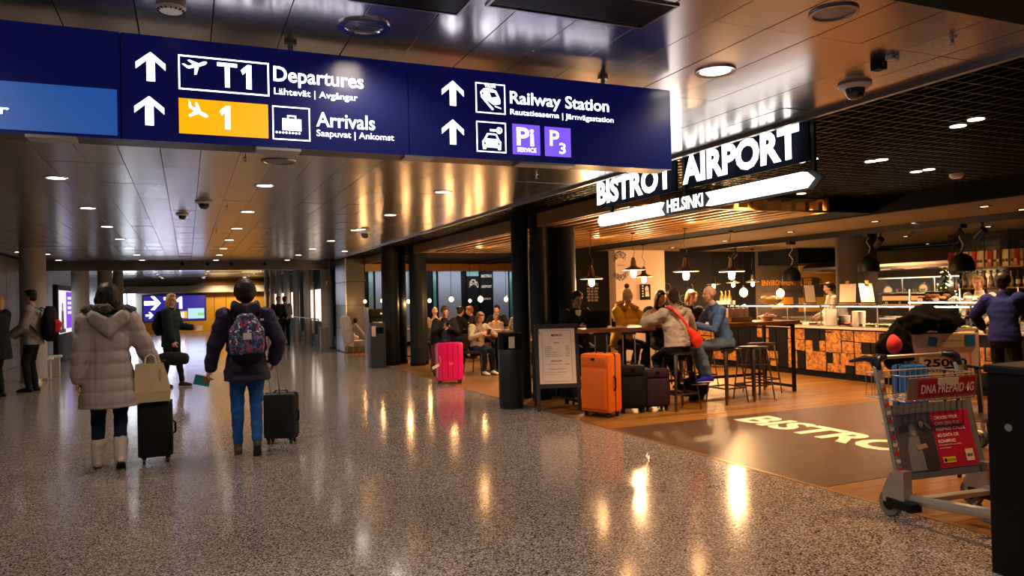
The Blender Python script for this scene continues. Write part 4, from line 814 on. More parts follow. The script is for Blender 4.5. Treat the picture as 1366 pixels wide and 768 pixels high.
# things on the left bar table
t=thing('laptop','open dark laptop used by the man in the suit','laptop',(5.25,9.28,1.085),R(180)); B().bb(-.17,.17,-.12,.12,0,.015,bev=.003).done('keyboard_base',M['black'],t)
t2=B().box((0,0,.12),(.34,.008,.24),bev=.003).done('screen_lid',M['black'],t); t2.location=(0,.125-.01+.0,.012); t2.location=(0,.13,.012); t2.rotation_euler.x=R(-15)
o=B().bb(-.08,.08,-.1,.1,0,.012).done('tray',mat('rose_tray',(.5,.12,.1),.5),None,False,(6.0,9.25,1.085),.2); o.location.x=5.88; tag(o,'small rose red tray on left bar table','tray')
def glassc(x,y,z,lab,c=None):
    t=thing('drinking_glass',lab,'glass',(x,y,z)); B().lathe([(0,0),(.03,0),(.036,.12),(.033,.12),(.028,.008),(0,.008)],n=18).done('tumbler',M['glass'],t,True); B().cyl((0,0,.008),(0,0,.08),.029,n=18).done('drink',mat('cola_drink',(.12,.03,.01),.1),t,True)
glassc(5.52,9.15,1.085,'tumbler of dark drink right of the laptop'); glassc(6.75,9.0,1.085,'tumbler of dark drink on long table by bald man')
# ============================================================ LUGGAGE, BINS, BOARDS
def suitcase(label,loc,rz,w_,d,h,m,handle=0,soft=False,trim=None,logo=None,ribs=0):
    """front faces -y local"""
    t=thing('suitcase',label,'suitcase',loc,rz); z0=.06; bz=h-z0
    B().box((0,0,z0+bz/2),(w_,d,bz),bev=min(.04,d*.2)).done('shell',m,t,True)
    tm_=trim or M['black']
    B().box((0,0,z0+bz/2),(w_+.006,.018,bz+.006),bev=.004).done('zip_band',tm_,t) if True else 0
    for sx in (-1,1):
        for sy in (-1,1):
            c=B().bb(sx*(w_/2-.05)-.02,sx*(w_/2-.05)+.02,sy*(d/2-.05)-.02,sy*(d/2-.05)+.02,.045,.07).done('caster_mount',M['black'],t); B().cyl((sx*(w_/2-.05)-.012,sy*(d/2-.05),.026),(sx*(w_/2-.05)+.012,sy*(d/2-.05),.026),.026,n=14).done('wheel',M['rubber'],c,True)
    B().tube([(-.07,0,h),(-.06,0,h+.025),(.06,0,h+.025),(.07,0,h)],.011,n=8).done('top_handle',tm_,t,True)
    B().tube([(w_/2,-.03,z0+bz*.62),(w_/2+.025,-.03,z0+bz*.58),(w_/2+.025,-.03,z0+bz*.42),(w_/2,-.03,z0+bz*.38)],.011,n=8).done('side_handle',tm_,t,True)
    if soft:
        B().box((0,-d/2-.008,z0+bz*.4),(w_*.86,.03,bz*.68),bev=.012).done('front_pocket',m,t,True); B().box((0,-d/2-.006,z0+bz*.87),(w_*.86,.02,bz*.16),bev=.008).done('front_pocket',m,t,True)
        B().box((0,-d/2-.02,z0+bz*.91),(.05,.01,.03)).done('badge',M['dark'],t)
    if ribs:
        for k in range(ribs): x=-w_/2+w_*(k+1)/(ribs+1); B().box((x,-d/2-.001,z0+bz/2),(.018,.012,bz*.86),bev=.004).done('rib',m,t)
    if logo: flat([disc(0,z0+bz*.45,.05,20,.028)],(0,-d/2-.004,0),'-y',logo,t,'emblem')
    if handle:
        q=B().cyl((-.08,d/2-.04,h),(-.08,d/2-.04,handle),.008,n=8).cyl((.08,d/2-.04,h),(.08,d/2-.04,handle),.008,n=8).done('telescopic_rods',M['alu'],t,True); B().box((0,d/2-.04,handle),(.2,.03,.035),bev=.008).done('grip',M['black'],q,True)
    return t
org=mat('orange_suitcase_fabric',(.85,.16,.008),.5,bump=(80,.1)); blk=mat('black_suitcase_fabric',(.006,.006,.007),.7,bump=(90,.15),spec=.25); pur=mat('plum_suitcase_fabric',(.03,.01,.022),.65,bump=(90,.15),spec=.25)
pink=mat('magenta_hard_shell',(.75,.005,.17),.3,coat=.3); maroon=mat('maroon_suitcase_fabric',(.16,.012,.012),.6,bump=(60,.15)); blu=mat('blue_hard_shell',(.01,.1,.5),.35)
suitcase('large orange suitcase standing right of the menu board',(4.84,8.37,0),R(-66),.44,.3,.8,org,soft=True)
suitcase('black suitcase with raised silver handle between orange and plum suitcases',(5.32,8.42,0),R(-20),.34,.24,.62,blk,handle=1.03,soft=True)
suitcase('black suitcase with raised handle behind the orange one',(5.12,8.82,0),R(-25),.36,.24,.58,blk,handle=1.02)
suitcase('plum cabin suitcase beneath the left bar table stool',(5.66,8.4,0),R(-12),.36,.26,.56,pur,soft=True)
suitcase('hard shell magenta suitcase beside the seated girl',(4.35,12.98,0),R(-6),.47,.28,.74,pink,logo=mat('coral_emblem',(.9,.1,.08),.4),ribs=4)
suitcase('maroon suitcase behind the magenta one',(4.62,14.3,0),R(5),.34,.22,.62,maroon)
lt=thing('luggage_tag','white paper luggage tag with orange strap on the magenta suitcase','tag',(4.08,12.82,.36)); B().box((-.04,0,-.03),(.14,.004,.05),Matrix.Rotation(R(-25),4,'Y')).done('paper_tag',M['cream'],lt); B().tube([(.03,0,.0),(.06,0,.06),(.04,.02,.14)],.012,n=6).done('strap',mat('orange_strap',(.8,.15,.03),.5),lt,True)
cs1=suitcase('tall black soft suitcase under the beige paper bag',(-.31,8.22,0),R(4),.31,.25,.6,blk,handle=0)
suitcase('charcoal cabin suitcase pulled by the woman in navy jacket',(.93,8.6,0),R(-22),.34,.25,.55,mat('charcoal_suitcase_fabric',(.013,.012,.013),.65,bump=(90,.12),spec=.3),handle=0)
# telescopic handle of the pulled case
hn=thing('pull_handle','silver telescopic handle rising from the charcoal cabin suitcase','handle',(0,0,0))
hn['category']='handle'
a0=Vector((.86,8.56,.55)); a1=Vector((.80,8.2,.93)); s_=Vector((.05,.02,0))
B().cyl(a0-s_,a1-s_,.007,n=8).cyl(a0+s_,a1+s_,.007,n=8).done('rods',M['alu'],hn,True); B().tube([a1-s_*1.3,a1+s_*1.3],.014,n=8).done('grip',M['black'],hn,True)
hn2=thing('pull_handle','silver telescopic handle behind the beige paper bag','handle',(0,0,0)); B().cyl((-.36,8.31,.6),(-.36,8.31,.98),.007,n=8).cyl((-.24,8.31,.6),(-.24,8.31,.98),.007,n=8).done('rods',M['alu'],hn2,True); B().tube([(-.38,8.31,.98),(-.22,8.31,.98)],.014,n=8).done('grip',M['black'],hn2,True)
# paper bag
pbm=mat('beige_paper_bag',(.5,.36,.2),.7,bump=(3,.3)); t=thing('paper_bag','beige paper carrier bag resting on the black suitcase','bag',(-.33,8.1,.61),R(6)); 
bb_=B(); me_=bb_.b
for k,(z,wd,dp) in enumerate(((0,.155,.06),(.12,.16,.062),(.25,.145,.05),(.37,.125,.035))):
    pass
b=B(); lv=[(0,.155,.06,0),(.1,.158,.066,.004),(.22,.148,.05,-.006),(.37,.122,.03,-.02)]; rs=[[b.b.verts.new((sx*wd+sh_,sy*dp,z)) for sx,sy in ((-1,-1),(0,-1.15),(1,-1),(1,0),(1,1),(0,1.1),(-1,1),(-1,0))] for z,wd,dp,sh_ in lv]
for p_,q_ in zip(rs,rs[1:]):
    for j in range(8): b.b.faces.new((p_[j],p_[(j+1)%8],q_[(j+1)%8],q_[j]))
b.b.faces.new(rs[0][::-1]); b.done('body',pbm,t)
for y in (-.03,.03): B().tube([(-.06,y,.35),(-.05,y,.43),(-.01,y,.46),(.03,y,.43),(.04,y,.35)],.005,n=6).done('rope_handle',M['white'],t,True)
B().box((.07,-.058,.25),(.02,.003,.12)).done('crease_strip',mat('bag_crease',(.4,.28,.15),.7),t)
# bins
def bin_round(u,v,r,h,lab,loc=None):
    p=loc or at(u,v,z=0); t=thing('litter_bin',lab,'bin',(p[0],p[1],0))
    body=B().lathe([(0,.0),(r*.93,0),(r,.03),(r,h*.77),(r*.97,h*.78),(0,h*.78)],n=36).done('body',mat('black_textured_bin',(.011,.013,.017),.45,bump=(120,.3)),t,True)
    hd=B()
    n=30
    for k in range(n):
        a0_=2*PI*k/n; 
        ang=(math.degrees(a0_)%360)
        if 215<ang<275: continue
        a1_=2*PI*(k+1)/n; c0_=(r*math.cos(a0_),r*math.sin(a0_)); c1_=(r*math.cos(a1_),r*math.sin(a1_)); i0=(c0_[0]*.9,c0_[1]*.9); i1=(c1_[0]*.9,c1_[1]*.9)
        hd.prism([c0_,c1_,i1,i0],Matrix.Translation((0,0,h*.78)),h*.18)
    hd.done('hood_wall',M['black'],t); B().lathe([(0,h*.96),(r,h*.96),(r,h*.99),(r*.97,h),(0,h)],n=36).done('lid',M['black'],t,True)
    B().bb(-r*.5,r*.0,-r*.96,-r*.9,h*.8,h*.95).done('notice_card',M['cream'],t)
bin_round(0,0,.17,1.05,'round black litter bin with pale card beside the menu board',loc=(4.12,9.62))
t=thing('litter_bin','tall dark square litter bin by the far column pair','bin',(3.95,16.95,0)); B().bb(-.17,.17,-.17,.17,0,1.02,bev=.02).done('body',mat('slate_bin',(.03,.036,.045),.5),t,True); B().bb(-.12,.12,-.175,-.165,.78,.92).done('opening',M['blackm'],t); B().bb(-.15,-.06,-.18,-.17,.72,.95).done('notice_card',M['cream'],t)
# black cabinet at the right edge
t=thing('black_cabinet','tall black cabinet bin cropped by the right edge of the picture','bin',(3.97,2.08,0)); B().bb(0,.5,0,.64,0,1.08,bev=.008).done('body',mat('satin_black_cabinet',(.004,.004,.005),.45,spec=.2),t); B().bb(-.012,.512,-.012,.652,1.08,1.125,bev=.012).done('lid',mat('soft_black_lid',(.006,.007,.01),.5,spec=.25),t); B().bb(-.006,0,.03,.61,.06,1.05,bev=.003).done('door',mat('satin_black_cabinet'),t); d_=B().cyl((-.012,.52,.8),(-.004,.52,.8),.02,n=16).done('lock',M['chrome'],t,True)
# menu board
def menu_board():
    a=at(705,548,z=0); c=at(768,549,z=0); v=Vector((4.32,8.98,0)); 
    c=Vector((4.78,8.98,0))
    t=thing('menu_board','black framed pavement board with a printed restaurant menu','menu board',(4.55,8.99,0),R(-19)); lean=Matrix.Rotation(R(-9),4,'X'); W_=.6; H_=1.17
    def lb(name,x0,x1,z0,z1,y0,y1,m,p=t,bev=0):
        b=B(); b.bb(x0,x1,y0,y1,z0,z1,bev); bmesh.ops.transform(b.b,matrix=lean,verts=b.b.verts); return b.done(name,m,p)
    fm=mat('black_stained_frame',(.025,.024,.026),.5)
    lb('frame_stile',-W_/2,-W_/2+.05,0,H_,-.015,.015,fm,bev=.004); lb('frame_stile',W_/2-.05,W_/2,0,H_,-.015,.015,fm,bev=.004); lb('top_rail',-W_/2,W_/2,H_-.06,H_+.0,-.018,.018,fm,bev=.004); lb('bottom_rail',-W_/2,W_/2,.3,.36,-.016,.016,fm,bev=.004)
    sh=lb('menu_sheet',-W_/2+.05,W_/2-.05,.36,H_-.06,-.004,.006,mat('menu_paper',(.92,.72,.6),.6))
    o=lean@Matrix.Translation((0,-.005,0))@FR['-y']; org_=Vector((0,0,0))
    dkm=mat('dark_print',(.03,.025,.025),.6)
    def tx(s,x0,x1,z0,z1,bold=.02): text(s,(x0,x1,z0,z1),(0,0,0),o,dkm,sh,bold=bold,ext=.002)
    tx('BISTROT',-.07,.08,1.0,1.03,.04); tx('LOUNAS | LUNCH',-.05,.06,.965,.975,0); tx('KEITOT',-.035,.035,.905,.92,.03)
    for k,(s,x1,p_) in enumerate((('Lohikeitto',-.08,'12,90'),('Tomaattikeitto',-.06,'9,50'),('Kasviskeitto',-.085,'9,90'),('Pasta bolognese',.0,'13,90'),('Paistettu lohi, perunamuusi',.03,'16,90'),('Caesar salaatti, kana',.08,'14,90'))):
        z=.855-k*.026; tx(s,-.17,x1,z,z+.014,.005); tx(p_,.12,.17,z,z+.013,.02)
    tx('PIZZA & PASTA',-.09,.06,.66,.674,.035); tx('Pizza margherita, rucola, tomaatti',-.17,.07,.615,.628,.0); tx('13,90',.1,.16,.615,.628,.02); tx('JUOMAT & JÄLKIRUOAT',-.12,.1,.55,.563,.035)
    tx('Kahvi tai tee ja päivän leivonnainen',-.18,.12,.508,.521,0); tx('Tuorepuristettu mehu',-.18,.02,.482,.495,0)
    flat(frame4(-.2,.2,.39,1.08,.003),(0,0,0),o,dkm,sh,'border_line',h=.001)
    # rear legs
    for sx in (-1,1): B().tube([(sx*(W_/2-.03),-.16+.0,1.1),(sx*(W_/2-.03),.2,0.01)],.018,n=6).done('rear_leg',fm,t)
    bpy.data.objects[t.name].location.z=.005
    for ch in t.children:
        if ch.name.startswith('rear_leg'): ch.location=(0,.29,0)
menu_board()
# host desk and armchair at the far corner
t=thing('service_desk','black open service desk by the tiled pier','desk',(4.35,19.3,0)); B().bb(0,.7,0,.5,0,1.1,bev=.01).done('cabinet',M['black'],t); B().bb(-.03,.73,-.03,.53,1.1,1.3,bev=.01).done('top_box',M['blackm'],t)
for z in (.25,.6,.95): B().bb(.06,.64,-.02,0,z,z+.02).done('shelf_edge',M['alu'],t)
for x in (.05,.35,.64): B().bb(x,x+.02,-.02,0,.2,.98).done('upright',M['alu'],t)
B().bb(.25,.4,-.04,-.03,1.16,1.2).done('card_slot',M['cream'],t); B().bb(-.1,-.04,.0,.3,0,1.35).done('side_panel',mat('blue_grey_panel',(.14,.16,.2),.4),t)
t=thing('wing_armchair','tall cream winged armchair beside the service desk','armchair',(4.25,20.7,0),R(-70)); cm=fab('cream_upholstery',(.6,.48,.38)); B().box((0,0,.36),(.55,.5,.16),bev=.05).done('seat',cm,t,True)
B().tube([(0,-.22,.4),(0,-.28,.75),(0,-.33,1.08)],[(.26,.06),(.3,.06),(.24,.05)],n=16).done('backrest',cm,t,True)
for sx in (-1,1):
    B().tube([(sx*.25,-.2,.85),(sx*.27,.1,.52),(sx*.27,.2,.5)],[(.05,.1),(.05,.07),(.05,.05)],n=10).done('wing_arm',cm,t,True)
    for sy in (-1,1): B().tube([(sx*.2,sy*.2,.3),(sx*.23,sy*.23,.005)],[.02,.012],n=8).done('leg',M['wood'],t,True)
o=B().bb(-.12,.12,-.1,.1,0,.75,bev=.01).done('grey_cabinet',mat('grey_cabinet_paint',(.2,.19,.18),.5),None,False,(3.8,23.2,0)); tag(o,'small grey cabinet at the foot of cream column','cabinet')
# bollards at the left
for k,(u,v) in enumerate(((62,506),(74,502))):
    p=at(u,v,z=0); t=thing('barrier_bollard',('nearer','farther')[k]+' pale low barrier post behind the man with the red backpack','bollard',(p.x,p.y,0)); B().bb(-.09,.09,-.09,.09,0,.42,bev=.01).done('post',M['wcol'],t); B().bb(-.13,.13,-.1,.1,.42,.47,bev=.01).done('cap',M['white'],t)
# ============================================================ TROLLEYS
alu=mat('worn_trolley_aluminium',(.45,.44,.43),.4,.9,bump=(30,.1)); magenta=mat('magenta_ad_print',(.33,.005,.035),.45); gripm=mat('navy_grip_plastic',(.008,.012,.025),.3)
def trolley(label,loc,rz,ad=True):
    """handle bar along local x, pushed towards local -y; seen from +y? posts at y=0, base rails towards -y"""
    t=thing('luggage_trolley',label,'trolley',loc,rz); HW=.36; ln=-.2
    def pp(s,z): return Vector((s*HW,.0+(-ln)*(z-.2)/.85*1.0,z))
    for s in (-1,1):
        a=pp(s,.1); c=pp(s,1.0)
        po=B().tube([a,c],[(.036,.02)]*2,side=(1,0,0),n=8).done('side_post',alu,t)
        if s==-1:
            for k in range(13):
                q=a.lerp(c,.2+k*.058); B().box(q+Vector((0,-.022,0)),(.03,.004,.024)).done('sticker',mat('red_sticker',(.5,.02,.02),.5) if k%2 else mat('pale_sticker',(.65,.5,.45),.5),po)
        B().tube([c,c+Vector((0,.02,.04)),c+Vector((-s*.03,.03,.06)),c+Vector((-s*.1,.04,.065))],[.03,.036,.036,.022],n=10).done('hand_grip',gripm,t,True)
        B().tube([c+Vector((0,.02,.05)),c+Vector((s*.02,.09,.06)),c+Vector((s*.05,.2,.03))],[.028,.022,.01],n=10).done('brake_lever',gripm,t,True)
        # wheel housing
        h=B().prism([(-.02,.05),(.16,.05),(.13,.13),(.06,.3),(.0,.33),(-.03,.3)],Matrix.Translation((s*HW+.035,0,0))@Matrix.Rotation(R(90),4,'Z')@Matrix.Rotation(R(90),4,'X'),.0) if 0 else None
        hb=B().prism([(-.05,.1),(.13,.1),(.14,.17),(.07,.3),(-.0,.33),(-.05,.33)],Matrix(((0,0,1,s*(HW+.0)-.035),(1,0,0,0),(0,1,0,0),(0,0,0,1))),.07).done('wheel_housing',alu,t)
        B().bb(s*HW-.045,s*HW+.045,-.12,.1,.075,.135,bev=.01).done('axle_block',M['black'],t)
        wh=B().lathe([(.0,-.018),(.05,-.02),(.083,-.02),(.09,-.01),(.09,.01),(.083,.02),(.05,.02),(0,.018)],c=(s*HW,.1,.09),n=26,axis=Matrix.Rotation(R(90),3,'Y')).done('wheel',mat('grey_tyre',(.13,.13,.13),.6),t,True); B().cyl((s*HW-.024,.1,.09),(s*HW+.024,.1,.09),.045,n=16).done('hub',M['black'],wh,True)
        B().tube([(s*(HW-.02),-.02,.14),(s*.2,-.85,.2)],[(.035,.022)]*2,side=(0,0,1),n=8).done('base_rail',alu,t)
    B().bb(-HW+.02,HW-.02,-.09,-.02,.12,.15).done('cross_rail',alu,t); B().bb(-.17,.17,-.5,-.46,.125,.15).done('cross_rail',alu,t); B().tube([(-.22,-.86,.19),(.22,-.86,.19)],.03,n=10).done('bumper',M['black'],t,True)
    wh=B().lathe([(.0,-.018),(.06,-.02),(.075,-.01),(.075,.01),(.06,.02),(0,.018)],c=(0,-.78,.075),n=22,axis=Matrix.Rotation(R(90),3,'Y')).done('front_wheel',M['rubber'],t,True); B().bb(-.05,.05,-.84,-.72,.1,.2).done('fork',M['black'],t)
    B().tube([(0,-.25,.13),(0,-.3,.05),(.02,-.5,.02)],[(.03,.02),(.03,.015),(.02,.01)],n=8).done('brake_foot',gripm,t,True)
    c1=pp(-1,1.0)+Vector((.08,.04,.065)); c2=pp(1,1.0)+Vector((-.08,.04,.065)); B().tube([c1,c2],.014,n=10).done('handle_bar',alu,t,True)
    # basket of wire
    bk=B(); z0,z1=.78,.95; y0,y1=-.09,.16
    for z in (z0,z1):
        for (xa,ya,xb,yb) in ((-.3,y0,.3,y0),(.3,y0,.3,y1+.1),(.3,y1+.1,-.3,y1+.1),(-.3,y1+.1,-.3,y0)): bk.tube([(xa,ya,z),(xb,yb,z)],.005,n=6,cap=False)
    for k in range(13): x=-.3+k*.05; bk.tube([(x,y0,z1),(x,y0,z0),(x,y1+.1,z0),(x,y1+.1,z1+(.04 if k%3==0 else 0))],.003,n=5,cap=False)
    for y in (y0+.09,y0+.18,y0+.27): bk.tube([(-.3,y,z1),(-.3,y,z0),(.3,y,z0),(.3,y,z1)],.003,n=5,cap=False)
    bk=bk.done('wire_basket',alu,t,True)
    bk.location=(0,.1,0)
    sm_=Matrix.Translation((0,-.005,.865))@Matrix.Rotation(R(8),4,'X')@FR['-y']
    flat([rect(-.30,.30,-.075,.075)],(0,0,0),sm_,alu,t,'sign_backing',h=.006)
    if ad:
        pl_=flat([rect(-.21,.29,-.06,.065)],(0,0,0),sm_,magenta,t,'magenta_sign_plate',h=.003,z=.006)
        flat([[(-.05,.065),(.13,.065),(.13,.02),(.07,.01),(.02,.028),(-.05,.022)]],(0,0,0),sm_,mat('torn_paper',(.6,.55,.52),.7),pl_,'torn_sticker',h=.002,z=.009)
        text('DNA PREPAID 4G',(-.19,.27,-.035,.028),(0,0,0),sm_,mat('white_print',(.72,.66,.62),.5),pl_,bold=.015,ext=.013)
    # ad panel between the posts
    lean=math.atan2(.2/.85,1)
    pm_=Matrix.Translation((0,pp(0,.5).y-.012,.5))@Matrix.Rotation(-lean,4,'X')@FR['-y']
    flat([rect(-.33,.33,-.25,.25)],(0,0,0),pm_,mat('slate_panel_frame',(.08,.085,.095),.45),t,'panel_frame',h=.012)
    if ad:
        p1=flat([rect(-.32,.32,-.2,.19)],(0,0,0),pm_,alu,t,'panel_border',h=.002,z=.012); pr=flat([rect(-.315,.315,-.195,.185)],(0,0,0),pm_,magenta,t,'advert_print',h=.002,z=.014)
        wp=mat('white_print')
        flat([rect(-.315,-.02,-.195,.185)],(0,0,0),pm_,mat('dusky_photo_print',(.035,.035,.05),.5,var=((.09,.08,.1),4)),pr,'photo_print',h=.001,z=.016)
        flat([[(-.27,-.195),(-.12,-.195),(-.13,-.02),(-.16,.03),(-.24,.03),(-.27,-.05)],disc(-.2,.07,.034,14,.045)],(0,0,0),pm_,mat('grey_figure_print',(.16,.15,.17),.5),pr,'figure_print',h=.001,z=.017)
        flat([[(-.14,-.195),(-.03,-.195),(-.03,.03),(-.1,.07),(-.16,.05),(-.15,-.05)],disc(-.12,.11,.03,14,.04)],(0,0,0),pm_,mat('dark_figure_print',(.03,.025,.03),.5),pr,'figure_print',h=.001,z=.018)
        [flat([q_],(0,0,0),pm_,mat('skin_print',(.3,.2,.16),.5),pr,'figure_print',h=.001,z=.0195) for q_ in (disc(-.2,.065,.022,12,.03),disc(-.12,.105,.02,12,.026),[(-.1,.12),(-.05,.1),(-.04,.07),(-.06,.07)],[(-.2,-.03),(-.11,-.02),(-.1,-.05),(-.19,-.06)])]
        for k,s in enumerate(('CHOOSE YOUR','OWN DNA FOR','PREPAID CALLS,','4G DATA OR','ROAMING')): text(s,(.0,(.21,.22,.26,.19,.15)[k],.13-k*.04,.153-k*.04),(0,0,0),pm_,wp,pr,bold=.012,ext=.02)
        text('DNA prepaid cards are available',(.0,.2,-.05,-.038),(0,0,0),pm_,wp,pr,bold=0,ext=.02); text('at the kiosks.',(.0,.1,-.068,-.058),(0,0,0),pm_,wp,pr,bold=0,ext=.02)
        flat([rect(.215,.285,-.165,-.085)],(0,0,0),pm_,mat('pale_logo_patch',(.6,.5,.42),.5),pr,'logo_patch',h=.001,z=.018); text('DNA',(.225,.275,-.135,-.115),(0,0,0),pm_,M['dark'],pr,bold=.02,ext=.021)
        flat([rect(.01,.12,-.165,-.125)],(0,0,0),pm_,mat('yellow_patch',(.6,.45,.03),.5),pr,'yellow_patch',h=.001,z=.018); flat([disc(.028,-.145,.012,12)],(0,0,0),pm_,M['dark'],pr,'yellow_patch_emblem',h=.001,z=.02)
        text('R-KIOSKI',(.045,.115,-.152,-.138),(0,0,0),pm_,M['dark'],pr,bold=.0,ext=.021)
    return t
W1=at(1198,696,z=0)
tr=trolley('aluminium luggage trolley with magenta adverts standing at floor edge',(4.72,3.55,0),R(-6))
# free-standing advert frame with the shoe sign and the luggage behind the trolley
t=thing('advert_trolley','second luggage trolley with 25000 shoe advert loaded with dark bags','trolley',(6.66,4.93,0),R(-20))
for s in (-1,1): B().tube([(s*.33,0,.05),(s*.33,.06,1.12)],[(.022,.014)]*2,n=8).done('side_post',alu,t); B().lathe([(0,-.018),(.08,-.02),(.09,0),(.08,.02),(0,.018)],c=(s*.33,.03,.09),n=22,axis=Matrix.Rotation(R(90),3,'Y')).done('wheel',M['rubber'],t,True); B().tube([(s*.31,0,.14),(s*.2,.8,.13)],.025,n=8).done('base_rail',alu,t)
B().bb(-.33,.33,.03,.05,.62,1.1).done('backboard',M['cream'],t); 
flat([rect(-.29,.25,.68,.93)],(0,.028,0),'-y',mat('coral_print_border',(.6,.2,.1),.6),t,'poster_border',h=.002); flat([rect(-.27,.23,.70,.91)],(0,.025,0),'-y',mat('cream_poster',(.68,.5,.36),.6),t,'poster',h=.002)
text('25000',(-.23,.2,.785,.86),(0,.02,0),'-y',M['dark'],t,bold=.03); text('PARIA KORKOKENKIÄ',(-.24,.2,.735,.765),(0,.02,0),'-y',M['dark'],t,bold=.02); flat([rect(-.2,.1,.885,.9)],(0,.02,0),'-y',M['dark'],t,'small_print')
flat([rect(-.3,.3,.97,1.09)],(0,.028,0),'-y',mat('upper_plate',(.6,.5,.4),.5),t,'upper_plate',h=.003); [flat([q_],(0,.024,0),'-y',mat('blue_print',(.01,.15,.4),.5),t,'blue_print') for q_ in ([(-.19,.99),(-.1,.975),(-.08,1.06),(-.17,1.075)],rect(.19,.29,.975,1.085))]; text('MATKAPUHELIN',(-.04,.16,1.02,1.04),(0,.023,0),'-y',M['dark'],t,bold=0)
B().tube([(-.33,.06,1.13),(.33,.06,1.13)],.016,n=8).done('handle_bar',alu,t,True)
def blob(name,lab,cat,c,r,m,seed,amp=.3,sub=4):
    b=B(); b.ell((0,0,0),r,sub=sub)
    for v in b.b.verts:
        q=v.co.copy(); n_=noise.noise(q*6+Vector((seed,0,0)))*amp*1.3+noise.noise(q*15+Vector((seed,3,0)))*amp*.8+abs(noise.noise(q*30+Vector((seed,3,0))))*amp*.5; v.co=q*(1+n_)
    o=b.done(name,m,None,2,c); tag(o,lab,cat); return o
bf=mat('black_down_fabric',(.004,.004,.005),.9,bump=(60,.15),spec=.08)
o=blob('coat','black padded coat heaped on top of the second trolley','coat',(6.66,5.1,1.22),(.28,.16,.12),bf,2,.45)
o2=blob('duffel_bag','black duffel bag bulging left of the shoe advert','bag',(6.3,5.2,1.0),(.13,.15,.2),bf,7,.3)
o=blob('pink_hat','coral pink knitted hat beside the black coat','hat',(6.15,5.1,1.02),(.06,.06,.1),fab('coral_knit',(.75,.07,.09)),4,.25,3)
suitcase('blue hard suitcase half hidden behind the trolley handle',(6.2,4.98,.13),R(-10),.26,.2,.7,blu)
# ============================================================ PEOPLE
def solid(name,b,m,parent,vox,disp=None,smooth_it=3):
    """weld overlapping closed shells into one continuous surface"""
    me=b.mesh(name); o=bpy.data.objects.new(name,me); C.objects.link(o)
    r=o.modifiers.new('r','REMESH'); r.mode='VOXEL'; r.voxel_size=vox
    if smooth_it: s=o.modifiers.new('s','SMOOTH'); s.factor=.5; s.iterations=smooth_it
    bpy.context.view_layer.update()
    nm=bpy.data.meshes.new_from_object(o.evaluated_get(bpy.context.evaluated_depsgraph_get()))
    bpy.data.objects.remove(o); bpy.data.meshes.remove(me)
    if disp:
        nr=[v.normal.copy() for v in nm.vertices]
        for v,n in zip(nm.vertices,nr): v.co+=n*disp(v.co,n)
    nm.name=name; nm.materials.clear()
    return link(name,nm,m,parent,2)
def folds(a=.006,s=9,z=1):
    return lambda p,n: a*noise.noise(Vector((p.x*s,p.y*s,p.z*s*z)))+a*.5*noise.noise(Vector((p.x*s*2.3+5,p.y*s*2.3,p.z*s*2.3*z)))
def ik(a,t,l1,l2,pole):
    a=Vector(a); t=Vector(t); d=t-a; L=min(d.length,(l1+l2)*.999); u=d.normalized(); x=(l1*l1-l2*l2+L*L)/(2*L); h=math.sqrt(max(l1*l1-x*x,1e-6))
    p=Vector(pole); p=(p-u*p.dot(u)); p=p.normalized() if p.length>1e-3 else Vector((0,0,1)); return a+u*x+p*h, a+u*L
